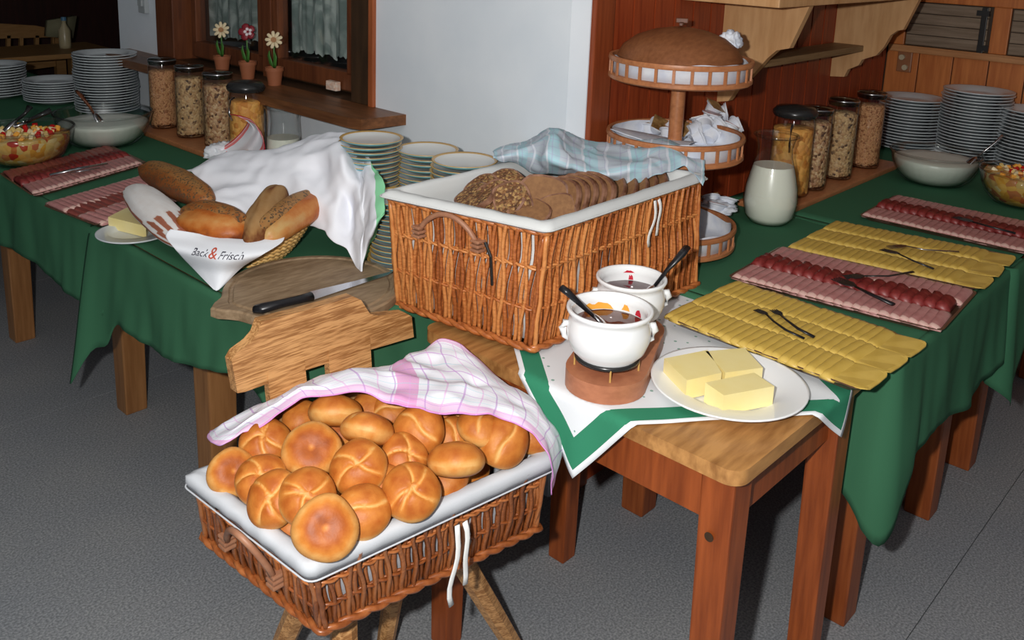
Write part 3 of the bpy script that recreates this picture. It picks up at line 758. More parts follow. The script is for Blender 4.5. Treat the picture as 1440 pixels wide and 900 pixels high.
    for t, off in ((1-h2, .013), (1-h2*.5, .017), (1.0, .015), (1.028, .006), (1.03, -.006), (1.0, -.013), (.9, -.012), (.6, -.010), (.3, -.009), (.06, -.008)):
        loops.append(quad_loop(lerpq(B, T, t), 26, .018, off))
    N_ = len(loops[0]); bm = bmesh.new(); R = []
    for j, lp in enumerate(loops):
        R.append([bm.verts.new(p+Vector((0, 0, (.0025+wob*.5)*noise.noise(Vector((i*.33, j*.5, 3)))))+Vector((p.x, p.y, 0)).normalized()*.0022*noise.noise(Vector((i*.5, j*.9, 8)))) for i, p in enumerate(lp)])
    for j in range(len(R)-1):
        for i in range(N_): bm.faces.new((R[j][i], R[j][(i+1) % N_], R[j+1][(i+1) % N_], R[j+1][i]))
    bm.faces.new(R[-1])
    o = finish(bm, 'liner', liner, root, True)
    o.modifiers.new('t', 'SOLIDIFY').thickness = .0016
    bm = bmesh.new(); lp = quad_loop(lerpq(B, T, 1-h2+.02), 26, .018, .0175); tube(bm, lp, .0016, 5, closed=True); finish(bm, 'hem_seam', liner, root, True)
    # ties
    for side, u, ln, zt in ties:
        a, b = T[side]*1.0, T[(side+1) % 4]; d = (b-a).normalized(); nn = Vector((d.y, -d.x, 0))
        for s in (-1, 1):
            bm = bmesh.new(); pts = []
            for k in range(9):
                t = k/8; pts.append(a+(b-a)*u+d*(s*(.004+.010*math.sin(t*2.4))+.004*math.sin(t*7+s))+nn*(.020+.004*math.sin(t*5))+Vector((0, 0, -hem-.002+zt-ln*t*(1 if s < 0 else .82))))
            tube(bm, pts, .0052, 6, flat=.25, up=nn); finish(bm, 'tie_ribbon', MT['ribbon'], root, True)
    # cane handle on the short side
    for side, ua, ub, z0, z1_, bulge in handle_side:
        pts = []
        for k in range(15):
            t = k/14; u = ua+(ub-ua)*t; zz = z0+(z1_-z0)*math.sin(math.pi*t)**.7
            A = lerpq(B, T, zz); a, b = A[side], A[(side+1) % 4]; d = (b-a).normalized(); nn = Vector((d.y, -d.x, 0))
            pts.append(a+(b-a)*u+nn*(.014+bulge*math.sin(math.pi*t)))
        bm = bmesh.new(); tube(bm, pts, .0055, 8); hd = finish(bm, 'handle', MT['leather'], root, True)
        for e in (0, -1):
            bm = bmesh.new(); p = pts[e]
            for dz in (-.006, .003, .012): box(bm, p+Vector((0, 0, dz)), (.022, .022, .006), None, .002)
            finish(bm, 'lashing', MT['leather'], hd)
    return root
# corner order (anticlockwise from above): near, right, back, left
def quad(near, right, left): return [near, right, right+left-near, left]
bb_base = quad(at(748, 492, NZ+.006), at(976, 402, NZ+.006), at(560, 428, NZ+.006))
zt = 1.02
bb_top = quad(at(768, 318, zt-.015), at(982, 248, zt-.015), at(549, 272, zt-.015))
bbk = basket('large red-brown wicker basket of dark bread slices standing on the small table', bb_base, bb_top, .0235, .010, [(0, .63, .10, 0)], [(3, .22, .62, .74, .95, .004)], MT['liner2'], False)
fb_base = quad(at(455, 884, .462), at(752, 742, .462), at(292, 755, .462))
zf = .655
fb_top = quad(at(437, 790, zf), at(768, 640, zf), at(276, 668, zf))
SEATZ = .452
fbk = basket('wicker basket with a white liner full of rolls standing on the chair', fb_base, fb_top, .0232, .034, [(0, .56, .145, 0)], [(3, .30, .72, .40, .86, .012)], MT['liner'], True)
# black cable tie end on the big basket
bm = bmesh.new(); A = [atx(684, 340, bb_top[0].x-.035), atx(692, 360, bb_top[0].x-.033), atx(694, 400, bb_top[0].x-.022)]
tube(bm, [p+Vector((-.004, 0, 0)) for p in A], .003, 6, up=(1, 0, 0)); o = finish(bm, 'handle_cord', MT['black'], bbk); o.location = -bbk.location

# ================================================================ CHAIR
ch = empty('wooden_chair', (.95, 1.12, 0), 0, 'oak chair with a carved backrest board and splayed legs under the rolls', 'chair')
CH = Vector((.95, 1.12, 0))
YC = 1.295
rp = [aty(px, py, YC) for px, py in ((334, 553), (326, 508), (332, 497), (352, 482), (362, 470), (368, 452), (430, 436), (497, 417), (508, 422), (520, 441), (530, 444), (570, 440), (579, 445), (582, 474), (500, 498), (420, 524), (345, 551))]
bm = bmesh.new(); prism(bm, [p-CH for p in rp], (0, .022, 0)); bevel_all(bm, .003); finish(bm, 'backrest_board', MT['oak'], ch)
for (xa, xb) in ((375, 427), (462, 520)):
    t0, t1 = aty(xa, 530, YC), aty(xb, 505, YC)
    c = (t0.x+t1.x)/2-CH.x; wd = abs(t1.x-t0.x)*.5
    bm = bmesh.new(); prism(bm, [(c-wd, YC+.004-CH.y, .80), (c+wd, YC+.004-CH.y, .80), (c*.9+wd, 1.26-CH.y, SEATZ-.01), (c*.9-wd, 1.26-CH.y, SEATZ-.01)], (0, .016, 0)); finish(bm, 'back_slat', MT['oak'], ch)
bm = bmesh.new(); prism(bm, [(-.19, .17, SEATZ-.03), (-.19, -.05, SEATZ-.03), (.14, -.08, SEATZ-.03), (.14, .17, SEATZ-.03)], (0, 0, .03)); bevel_all(bm, .006); finish(bm, 'seat', MT['oak'], ch)
for a, b in (((.845, 1.20), (.825, 1.385)), ((1.06, 1.21), (1.075, 1.30)), ((1.04, 1.07), (1.27, 1.06)), ((.82, 1.10), (.74, .98))):
    bm = bmesh.new(); A = Vector((a[0], a[1], SEATZ-.03))-CH; Bp = Vector((b[0], b[1], .0))-CH
    tube(bm, [A, A.lerp(Bp, .5), Bp], [.024, .022, .018], 8); finish(bm, 'leg', MT['oak'], ch)
# ================================================================ ROLLS
def roll_mesh(kind, seed):
    n, m_ = 44, 28; R = .0435
    V = []; bk = []; Fc = []
    hgt = {0: .031, 1: .031, 2: .033}[kind]
    for j in range(m_+1):
        ph = math.pi*j/m_
        for i in range(n):
            th = 2*math.pi*i/n
            sx = math.sin(ph); r = sx**.85; z = math.cos(ph)
            z = z*hgt if z > 0 else z*hgt*.72
            x_, y_ = R*r*math.cos(th), R*r*math.sin(th)*.96
            rad = r
            b = .54+.16*noise.noise(Vector((x_*60, y_*60, z*60+seed)))
            zz = z/hgt
            b -= .30*g(zz-.0, .28)      # pale flanks
            if kind == 0 and z > 0:      # five curved cuts, kaiser star
                gr = 0; ox, oy = .17*math.cos(seed*5), .17*math.sin(seed*5); xx, yy = x_/R-ox, y_/R-oy; r3 = math.hypot(xx, yy); t3 = math.atan2(yy, xx)
                for k in range(4 if seed != .5 else 5):
                    a = 2*math.pi*k/(4 if seed != .5 else 5)+seed+.5*r3+.35*math.sin(k*2.3+seed*4)
                    dl = math.atan2(math.sin(t3-a), math.cos(t3-a))*r3*R
                    if abs(math.atan2(math.sin(t3-a), math.cos(t3-a))) > 1.2: continue
                    gr = max(gr, g(dl, .0028))
                gr *= max(0, 1-max(0, rad-.85)*4)
                z -= .0034*gr; z += .0015*(1-gr)
                b = b*(1-gr*.8)+.10*gr + .14*max(0, zz-.4)*(1-gr)
            if kind == 1 and z > 0:      # one long split
                gr = g(y_+.004*math.sin(x_*90), .0035)*max(0, 1-max(0, rad-.8)*5); z -= .0035*gr; b = b*(1-gr*.8)+.05*gr
            if z < 0:
                b = .30+.42*max(0, min(1, (.86-rad)*3.2))+ .14*noise.noise(Vector((x_*80, y_*80, seed)))
                if rad < .09: b = .35
                z = max(z, -.72*hgt)
                z += .005*g(rad, .35)
            q_ = Vector((x_, y_, z)); q_ *= 1+.11*noise.noise(q_*24+Vector((seed*7, 0, 0)))
            V.append(q_); bk.append(b)
    for j in range(m_):
        for i in range(n): a = j*n+i; Fc.append((a, j*n+(i+1) % n, (j+1)*n+(i+1) % n, (j+1)*n+i))
    me = bpy.data.meshes.new('bread_roll'); me.from_pydata(V, [], Fc); me.materials.append(ROLLC)
    at_ = me.attributes.new('bake', 'FLOAT', 'POINT')
    for i, b in enumerate(bk): at_.data[i].value = min(1, max(0, b))
    me.polygons.foreach_set('use_smooth', [True]*len(me.polygons)); return me
RM = {0: [roll_mesh(0, s) for s in (0, .5, 1.3, 2.2)], 1: [roll_mesh(1, s) for s in (2, 3.1, 5.2)], 2: [roll_mesh(2, s) for s in (4., 6.1)]}
TOC = lambda p: (CAM-p).normalized()
def place_roll(px, py, z, kind, nv, spin, sc, label):
    """nv = direction of the roll's crown: ('c', dx, dy) leaning from the viewer direction, or a vector"""
    p = at(px, py, z); c = TOC(p); rt = Vector(M[0]); dn = Vector(M[1])
    nrm = (c*nv[2] + rt*nv[0] - dn*nv[1]).normalized()
    q_ = nrm.to_track_quat('Z', 'Y'); m_ = Matrix.Translation(p) @ q_.to_matrix().to_4x4() @ Matrix.Rotation(spin, 4, 'Z') @ Matrix.Scale(sc, 4)
    o = inst('bread_roll', random.choice(RM[kind]), mtx=m_)
    return tag(o, label, 'bread roll', 'rolls heaped in the front basket')
UPB = (0, -.5, -.9)
rolls = [
 (374, 624, .69, 0, (0, .55, 1), 0, 1, 'star-cut roll at the left end of the heap, beside the upturned brown one'),
 (438, 634, .715, 2, (0, -.30, -1), 0, 1.06, 'upturned roll showing a round dark brown base, upper left of the heap'),
 (471, 582, .725, 1, (.1, 1, -.35), .3, 1.02, 'topmost roll of the heap, tipped on its side with its dark base forward'),
 (517, 607, .735, 1, (.2, .9, -.35), 1, 1.0, 'pale golden roll in the upper middle, tipped with its brown base turned to the right'),
 (590, 604, .725, 1, (-.1, .35, 1), -.6, .98, 'smooth golden roll with one curved seam, upper middle right under the towel'),
 (505, 659, .715, 0, (-.25, .15, 1), .7, 1.02, 'large roll with a bold star cut at the very centre of the heap'),
 (567, 645, .70, 0, (.2, .3, 1), 2, .92, 'reddish-brown roll with faint cuts, right of the central star roll'),
 (642, 650, .71, 1, (0, 1, -.2), 0, 1.05, 'flat-lying brown roll resting against the right front of the liner'),
 (676, 602, .715, 1, (.2, .9, .3), .2, .97, 'long pale-bottomed roll at the upper right under the towel'),
 (708, 622, .70, 1, (.3, .2, 1), .9, 1.0, 'pale split roll at the right end of the heap with an open crust'),
 (750, 612, .68, 2, (.3, .2, 1), .9, .75, 'small orange roll half hidden at the right corner of the liner'),
 (630, 592, .70, 0, (.2, .4, 1), .9, .85, 'half-hidden roll with a thin pale cross under the towel edge on the right'),
 (637, 616, .69, 1, (.2, .2, 1), 1.9, .82, 'small brown roll wedged between the two right-hand rolls'),
 (326, 664, .675, 2, (-.2, -.1, -1), 0, .88, 'upturned roll touching the left inner edge of the liner'),
 (368, 676, .69, 0, (-.3, .4, 1), .2, .93, 'dark orange star-cut roll left of the pale star roll, further back'),
 (385, 702, .69, 0, (-.45, .1, 1), 1.6, .96, 'dark orange star-cut roll at the lower left, against the liner'),
 (432, 698, .705, 0, (.1, .25, 1), 1.1, 1.0, 'pale star-cut roll with broad whitish seams, lower left'),
 (457, 742, .70, 2, (-.05, .0, -1), 0, 1.08, 'large upturned roll nearest the front corner of the basket'),
 (510, 720, .685, 1, (.1, .35, 1), .2, .95, 'smooth light roll right of the front upturned one'),
 (537, 686, .68, 2, (.2, .3, 1), .2, .90, 'very pale roll deep in the gap below the central star roll'),
 (577, 692, .695, 0, (.05, .45, 1), 2.4, 1.05, 'dark glossy star-cut roll against the front liner'),
 (424, 588, .69, 2, (.1, .5, 1), .2, .8, 'pale roll mostly hidden at the upper left under the towel'),
 (476, 600, .70, 2, (0, -.2, -1), .2, .9, 'roll with a brown dimpled base under the topmost roll'),
 (520, 575, .70, 2, (0, .5, 1), .2, .8, 'small roll peeping out behind the pale golden one, at the towel'),
 (550, 580, .70, 1, (0, .5, 1), .2, .85, 'brown roll in the shadow of the towel at the top middle'),
 (626, 672, .665, 2, (0, .5, 1), .2, .85, 'pale roll below the flat-lying brown roll'),
 (412, 740, .64, 2, (-.3, .5, 1), .2, .8, 'roll deep in the front left corner, seen as an orange sliver'),
]
for r_ in rolls: place_roll(*r_[:8])
for (u, v) in ((.2, .2), (.2, .5), (.2, .8), (.4, .3), (.4, .6), (.4, .85), (.6, .3), (.6, .6), (.6, .85), (.8, .3), (.8, .6), (.8, .85)):
    p = fb_top[0]+(fb_top[1]-fb_top[0])*u+(fb_top[3]-fb_top[0])*v; p.z = .615+.02*math.sin(u*7+v*5)
    o = inst('bread_roll', random.choice(RM[random.choice((0, 1, 2))]), loc=p, rot=(random.uniform(-.4, .4), random.uniform(-.4, .4), random.uniform(0, 6)))
    tag(o, 'roll of the lower layer, glimpsed between the rolls on top', 'bread roll', 'lower layer of rolls in the front basket')

# towels -------------------------------------------------------------
def rowpx(lst): return [at(a, b, z) for a, b, z in lst]
tw = cloth('tea_towel', [
  rowpx([(330, 618, .70), (372, 598, .725), (412, 573, .745), (450, 556, .765), (500, 556, .77), (545, 566, .77), (600, 578, .765), (660, 582, .755), (712, 592, .74), (748, 612, .72), (770, 650, .68), (778, 694, .61)]),
  rowpx([(310, 630, .69), (352, 592, .72), (395, 566, .745), (440, 545, .768), (495, 540, .775), (548, 546, .775), (606, 556, .77), (664, 562, .76), (716, 576, .745), (756, 600, .72), (778, 640, .67), (779, 680, .61)]),
  rowpx([(298, 626, .68), (330, 600, .71), (374, 574, .735), (424, 550, .762), (484, 527, .775), (550, 524, .775), (606, 528, .765), (660, 536, .76), (712, 558, .745), (758, 590, .715), (783, 628, .66), (783, 660, .61)]),
  rowpx([(294, 612, .67), (322, 596, .69), (366, 570, .72), (415, 547, .74), (476, 522, .76), (545, 520, .755), (580, 500, .755), (630, 497, .76), (690, 530, .745), (752, 572, .71), (788, 620, .65), (785, 650, .60)]),
  rowpx([(296, 608, .66), (330, 594, .67), (370, 574, .68), (420, 556, .69), (480, 530, .70), (560, 525, .70), (590, 492, .745), (618, 480, .765), (662, 498, .755), (735, 556, .70), (792, 622, .63), (788, 640, .59)]),
 ], PINK, 110, 50, .008, 2.0, ws=15)
tag(tw, 'white tea towel with pink and violet checks laid over the back of the rolls', 'towel')
bt = cloth('tea_towel', [
  rowpx([(692, 226, 1.035), (722, 228, 1.02), (744, 243, 1.0), (775, 246, 1.01), (812, 252, .995), (850, 258, 1.0), (892, 256, 1.0), (930, 247, 1.01), (962, 234, 1.02), (988, 262, 1.0)]),
  rowpx([(692, 220, 1.04), (720, 216, 1.045), (748, 220, 1.05), (775, 226, 1.06), (812, 238, 1.04), (852, 242, 1.03), (894, 240, 1.03), (930, 232, 1.03), (962, 224, 1.03), (992, 236, 1.015)]),
  rowpx([(696, 214, 1.03), (722, 208, 1.045), (748, 203, 1.06), (778, 198, 1.09), (810, 212, 1.06), (850, 220, 1.04), (894, 220, 1.04), (928, 214, 1.045), (958, 212, 1.04), (990, 226, 1.02)]),
  rowpx([(700, 210, 1.01), (724, 203, 1.02), (746, 198, 1.03), (776, 182, 1.09), (806, 192, 1.06), (850, 204, 1.03), (894, 200, 1.035), (930, 199, 1.05), (952, 206, 1.04), (986, 222, 1.015)]),
  rowpx([(706, 212, .97), (726, 206, .98), (748, 202, .99), (780, 186, 1.04), (808, 196, 1.0), (850, 208, .98), (896, 204, .98), (934, 202, 1.0), (950, 210, .99), (978, 226, .97)]),
 ], BLUE, 110, 50, .008, 5.0, ws=15)
tag(bt, 'pale blue checked tea towel bunched over the back of the large basket', 'towel')
# ================================================================ DARK BREAD SLICES
def slice_mesh(w_, h, t, seed):
    bm = bmesh.new(); n = 26; P = []
    for k in range(n):
        a = 2*math.pi*k/n; c, s = math.cos(a), math.sin(a)
        x_ = w_*(abs(c)**.75)*(1 if c > 0 else -1); z_ = h*(abs(s)**(.55 if s < 0 else .8))*(1 if s > 0 else -1)
        P.append(Vector((x_, 0, z_))*(1+.05*noise.noise(Vector((c*2, s*2, seed)))))
    rings = []
    for sc, y_ in ((.90, -t/2), (1, -t/2+.0015), (1.01, 0), (1, t/2-.0015), (.90, t/2)):
        rings.append([bm.verts.new(p*sc+Vector((0, y_, 0))) for p in P])
    for j in range(4):
        for k in range(n):
            f = bm.faces.new((rings[j][k], rings[j][(k+1) % n], rings[j+1][(k+1) % n], rings[j+1][k])); f.material_index = 1
    f = bm.faces.new(rings[0][::-1]); f = bm.faces.new(rings[-1])
    me = bpy.data.meshes.new('bread_slice'); bmesh.ops.recalc_face_normals(bm, faces=bm.faces); bm.to_mesh(me); bm.free(); return me
SM = slice_mesh(.055, .045, .013, 1); SM.materials.append(MT['rye']); SM.materials.append(MT['ryecrust'])
SG = slice_mesh(.052, .042, .013, 2); SG.materials.append(MT['grain']); SG.materials.append(MT['ryecrust'])
def place_slice(px, py, z, face, roll_, me, sc, label, group):
    p = at(px, py, z); c = TOC(p); nrm = (c*face[2]+Vector(M[0])*face[0]-Vector(M[1])*face[1]).normalized()
    q_ = (-nrm).to_track_quat('Y', 'Z'); m_ = Matrix.Translation(p) @ q_.to_matrix().to_4x4() @ Matrix.Rotation(roll_, 4, 'Y') @ Matrix.Scale(sc, 4)
    tag(inst('bread_slice', me, mtx=m_), label, 'bread slice', group)
GR = 'seeded slices at the left of the big basket'; RY = 'rye slices fanned in the big basket'
for k, (px, py, z, f, ro) in enumerate([(668, 278, .985, (-.5, .9, .5), .1), (682, 270, .99, (-.4, .7, .7), .5), (700, 264, .995, (-.2, .9, .5), .2), (716, 262, 1.0, (0, .7, .7), .9), (706, 280, .99, (-.3, .5, .9), .3), (722, 287, .985, (-.1, .3, 1), 1.2), (695, 285, .98, (-.4, .4, .9), 0)]):
    place_slice(px, py, z, f, ro, SG, .95, 'dark seeded bread slice in the loose clump at the left of the large basket', GR)
place_slice(764, 276, 1.0, (-.15, .15, 1), .1, SM, .98, 'large plain rye slice facing forward in the middle of the large basket', RY)
place_slice(745, 298, .975, (-.1, .7, .7), .4, SM, .8, 'small rye slice lying flat under the forward-facing slice', RY)
for k, (px, py) in enumerate([(788, 279), (800, 277), (812, 274), (824, 272), (837, 272)]):
    place_slice(px, py, .995, (-.75, .15, .8), -.1+.05*k, SM, .97, 'floury-crusted rye slice leaning in the fanned row at the centre of the large basket', RY)
place_slice(783, 295, .98, (-.2, .3, 1), -.3, SM, .75, 'rye slice low at the near corner of the liner in the large basket', RY)
for k, (px, py) in enumerate([(862, 268), (878, 266), (893, 264), (906, 260), (920, 258)]):
    place_slice(px, py, .985, (-.7, .6, .5), .5, SM, .78, 'rye slice lying lower in the overlapping row at the right of the large basket', 'rye slices at the right of the big basket')
bm = bmesh.new()
for v in ((.5, .5),):
    c = sum(bb_top, Vector())/4
for k in range(10):
    p = bb_top[0]+(bb_top[1]-bb_top[0])*(.12+.085*k)+(bb_top[3]-bb_top[0])*(.45+.1*math.sin(k)); p.z = .955
    tag(inst('bread_slice', SM if k > 2 else SG, loc=p, rot=(1.2, 0, k)), 'dark bread slice of the lower layer in the large basket', 'bread slice', 'lower layer of dark slices')

# ================================================================ JAM POTS ON THE HOLDER
P1 = at(858, 431, .893); P2 = at(888, 393, .880); P1.z = P2.z = NZ
hd = empty('pot_holder', (P1+P2)/2, 0, 'long reddish wooden holder with metal rings under the two jam pots', 'holder'); HC = hd.location.copy()
dv = (P2-P1).normalized(); nv = Vector((-dv.y, dv.x, 0))
bm = bmesh.new(); R0 = .072; poly = []
Pa, Pb = P1-HC, P2-HC+dv*.01
for k in range(17): a = math.pi/2+math.pi*k/16; poly.append(Pa+dv*R0*math.cos(a)+nv*R0*math.sin(a))
for k in range(17): a = -math.pi/2+math.pi*k/16; poly.append(Pb+dv*R0*.95*math.cos(a)+nv*R0*.95*math.sin(a))
prism(bm, poly, (0, 0, .034)); bevel_all(bm, .012, 4); finish(bm, 'board', MT['holder'], hd, True, angle=50)
for Pc, rr in ((Pa, .055), (Pb-dv*.01, .050)):
    bm = bmesh.new(); tube(bm, [Pc+Vector((rr*math.cos(a), rr*math.sin(a), .056)) for a in [2*math.pi*k/36 for k in range(36)]], .0035, 8, closed=True, flat=1.3)
    ringo = finish(bm, 'metal_ring', MT['lid'], hd, True)
    for a in (.6, 2.2, 3.9, 5.3):
        bm = bmesh.new(); tube(bm, [Pc+Vector((rr*1.03*math.cos(a), rr*1.03*math.sin(a), z)) for z in (.030, .056)], .0018, 6); finish(bm, 'pin', MT['ochre'], ringo)
def pot(Pc, s, H, jam, label, smear):
    r_ = empty('jam_pot', Pc+Vector((0, 0, .048)), 0, label, 'pot')
    bm = bmesh.new()
    prof = [(0, 0), (.047, 0), (.051, .004), (.053, .012), (.066, .026), (.0735, .048), (.0745, .068), (.070, .083), (.0685, .090), (.074, .095), (.0765, .100), (.0755, .104), (.071, .104), (.066, .098), (.0655, .085), (.0695, .066), (.066, .045), (.05, .02), (0, .012)]
    lathe(bm, [(a*s, b*H/.104) for a, b in prof], 48); finish(bm, 'pot_body', MT['porcelain'], r_, True)
    for sg in (-1, 1):   # lion-head style lugs
        d = (Vector(M[0])*sg); d.z = 0; d.normalize(); t = Vector((-d.y, d.x, 0))
        bm = bmesh.new(); b = d*.0735*s
        tube(bm, [b+Vector((0, 0, .072*H/.104))+d*-.004, b+d*.004+Vector((0, 0, .072*H/.104)), b+d*.008+Vector((0, 0, .062*H/.104)), b+d*.004+Vector((0, 0, .046*H/.104)), b-d*.006+Vector((0, 0, .036*H/.104))], [.004, .007, .007, .005, .002], 10)
        finish(bm, 'lug', MT['porcelain'], r_, True)
    bm = bmesh.new(); lathe(bm, [(.0665*s, .070*H/.104), (.05*s, .0715*H/.104), (.02*s, .073*H/.104), (0, .072*H/.104)], 32)
    for v in bm.verts: v.co.z += .0012*noise.noise(v.co*60)
    finish(bm, 'jam', jam, r_, True)
    for k, (an, z0, z1_, w_, mt) in enumerate(smear):
        bm = bmesh.new(); n = 10
        vs = []
        for i in range(n+1):
            t = i/n; a = an+(t-.5)*w_; hh = z0+(z1_-z0)*(.55+.45*noise.noise(Vector((t*4, k, 2))))*math.sin(math.pi*t)**.4
            rr = .0648*s; vs.append((bm.verts.new((rr*math.cos(a), rr*math.sin(a), z0*H/.104)), bm.verts.new((rr*math.cos(a), rr*math.sin(a), hh*H/.104))))
        for i in range(n): bm.faces.new((vs[i][0], vs[i+1][0], vs[i+1][1], vs[i][1]))
        finish(bm, 'jam_smear', mt, r_, True)
    return r_
awy = math.atan2(P1.y, P1.x)
pot(P1, 1.0, .100, MT['jam_brown'], 'nearer white porcelain pot of dark jam with orange smears inside', [(awy+.35, .072, .097, .9, MT['jam_orange']), (awy-.45, .074, .093, .25, MT['jam_orange']), (awy-.9, .072, .094, .25, MT['jam_pink'])])
pot(P2, .90, .094, MT['jam_red'], 'further white porcelain pot of dark red jam behind the first', [(awy+.0, .072, .094, .16, MT['jam_pink']), (awy+.08, .088, .097, .4, MT['jam_pink'])])
def spoon(label, pts, rr, tip=None, mat=None, name='spoon', flat=.7):
    r_ = empty(name, pts[0], 0, label, 'spoon'); bm = bmesh.new()
    tube(bm, [Vector(p)-Vector(pts[0]) for p in pts], rr, 8, flat=flat); finish(bm, 'handle', mat or MT['blackplastic'], r_, True)
    if tip:
        bm = bmesh.new(); c = Vector(tip[0])-Vector(pts[0]); g_ = bmesh.ops.create_uvsphere(bm, u_segments=16, v_segments=8, radius=tip[1])['verts']
        d = (Vector(pts[0])-Vector(pts[-1])).normalized(); q_ = d.to_track_quat('X', 'Z')
        bmesh.ops.transform(bm, matrix=Matrix.Translation(c) @ q_.to_matrix().to_4x4() @ Matrix.Diagonal((1.4, 1, .35, 1)), verts=g_); finish(bm, 'spoon_bowl', tip[2] if len(tip) > 2 else MT['chrome'], r_, True)
    return r_
spoon('black-handled spoon resting in the nearer jam pot', [at(838, 447, .873), at(812, 424, .905), at(797, 410, .925), at(789, 404, .93)], [.005, .007, .0095, .008], (at(845, 452, .868), .014))
spoon('dark-handled spoon leaning to the right in the further jam pot', [at(918, 405, .862), at(938, 380, .90), at(960, 356, .935), at(966, 348, .94)], [.0045, .006, .009, .008], (at(912, 412, .855), .014))

# ================================================================ BUTTER PLATES, CUTTING BOARD, KNIFE
def plate_mesh(R, name='plate', mats=None, h=.02, n=56, rim=None):
    bm = bmesh.new(); s = R/.14
    prof = [(0, .004), (.075*s, .004), (.085*s, .006), (.098*s, .014), (.136*s, h), (.14*s, h+.001), (.14*s, h-.002), (.136*s, h-.004), (.10*s, .009), (.084*s, 0), (.0, 0)]
    lathe(bm, prof, n); return bm
def finish_plate(R, mat, parent, h=.02): return finish(plate_mesh(R, h=h), 'plate_body', mat, parent, True)
bp = at(1024, 543, NZ+.008); bp.z = NZ
pl = tag(finish(plate_mesh(.137, h=.018), 'butter_plate', MT['porcelain'], None, True, loc=bp), 'large white plate with three butter blocks on the small table', 'plate')
def butter(corners_px, z, H, label):
    P = [at(a, b, z+H) for a, b in corners_px]; c = sum(P, Vector())/4
    bm = bmesh.new(); prism(bm, [Vector((p.x-c.x, p.y-c.y, 0)) for p in P], (0, 0, H)); bevel_all(bm, .0025, 2)
    o = finish(bm, 'butter_block', MT['butter'], None, True, loc=(c.x, c.y, z), angle=40); tag(o, label, 'butter', None); return o
bz = NZ+.006
butter([(934, 504), (995, 492), (1015, 524), (966, 535)], bz, .036, 'back left butter block on the large white plate')
butter([(992, 494), (1047, 489), (1073, 517), (1020, 524)], bz, .036, 'back right butter block on the large white plate, partly behind another')
butter([(992, 538), (1060, 524), (1089, 543), (1018, 556)], bz, .036, 'front butter block on the large white plate')
lp = at(188, 328, CT+.010); lp.z = CT+.003
tag(finish(plate_mesh(.088, h=.012), 'butter_plate', MT['plate'], None, True, loc=lp), 'small white plate with butter beside the bread basket', 'plate')
butter([(152, 305), (178, 292), (212, 300), (205, 318)], CT+.008, .030, 'rectangular butter block on the small plate by the bread basket')
cb = empty('cutting_board', at(440, 412, CT+.006), 0, 'round grey-brown wooden cutting board with a groove and a pointed grip', 'cutting board'); cb.location.z = CT+.004
CB = cb.location.copy(); tipv = at(318, 437, CT+.01)-CB; tipv.z = 0; ang0 = math.atan2(tipv.y, tipv.x)
bm = bmesh.new(); rings = []
for rs, z in ((1, 0), (1, .016), (.985, .020), (.93, .020), (.915, .0165), (.885, .0165), (.87, .020), (0, .020)):
    ring = []
    for k in range(72):
        a = 2*math.pi*k/72; r = .185+.035*g(math.atan2(math.sin(a-ang0), math.cos(a-ang0)), .16)*(1 if rs > .95 else .35)
        ring.append(bm.verts.new((r*rs*math.cos(a), r*rs*math.sin(a), z)))
    rings.append(ring)
for j in range(len(rings)-2):
    for k in range(72): bm.faces.new((rings[j][k], rings[j][(k+1) % 72], rings[j+1][(k+1) % 72], rings[j+1][k]))
bm.faces.new(rings[-2]); bm.faces.new(rings[0][::-1])
for v in rings[-1]: bm.verts.remove(v)
finish(bm, 'board', MT['board'], cb, True, angle=30)
kn = empty('bread_knife', at(440, 417, CT+.028), 0, 'long bread knife with a black handle lying on the cutting board', 'knife'); K0 = kn.location.copy()
bm = bmesh.new(); tube(bm, [at(*p)-K0 for p in ((358, 435, CT+.033), (368, 434, CT+.036), (395, 427, CT+.036), (425, 420, CT+.036), (438, 417, CT+.035))], [.010, .013, .0105, .0105, .012], 10, flat=.8); finish(bm, 'handle', MT['blackplastic'], kn, True)
bm = bmesh.new(); bl = [at(436, 411, CT+.027), at(440, 423, CT+.027), at(500, 403, CT+.026), at(545, 388, CT+.026), at(556, 381, CT+.026), at(500, 396, CT+.026)]
prism(bm, [p-K0 for p in bl], (0, 0, .002)); finish(bm, 'blade', MT['chrome'], kn)

# ================================================================ TRAYS OF CHEESE AND MEAT
def tray(c0, ax, ay, label):
    """c0 corner, ax/ay edge vectors"""
    c = c0+(ax+ay)/2; r_ = empty('serving_tray', (c.x, c.y, c0.z), 0, label, 'tray')
    X, Y = ax/2, ay/2; bm = bmesh.new(); rings = []
    for s, z in ((.93, 0), (1.0, .012), (1.02, .013), (1.0, .0145), (.95, .006)):
        ring = []
        for sx, sy in ((1, 1), (-1, 1), (-1, -1), (1, -1)):
            for k in range(5):
                a0 = {(1, 1): 0, (-1, 1): 90, (-1, -1): 180, (1, -1): 270}[(sx, sy)]; a = math.radians(a0+90*k/4)
                ring.append(bm.verts.new((X*sx*.88+Y*sy*.92+X.normalized()*0+(X*.12*math.cos(a)+Y*.08*math.sin(a)))*s+Vector((0, 0, z))))
        rings.append(ring)
    n = len(rings[0])
    for j in range(len(rings)-1):
        for k in range(n): bm.faces.new((rings[j][k], rings[j][(k+1) % n], rings[j+1][(k+1) % n], rings[j+1][k]))
    bm.faces.new(rings[0][::-1]); bm.faces.new(rings[-1])
    finish(bm, 'tray_body', MT['tray'], r_, True, angle=30); return r_
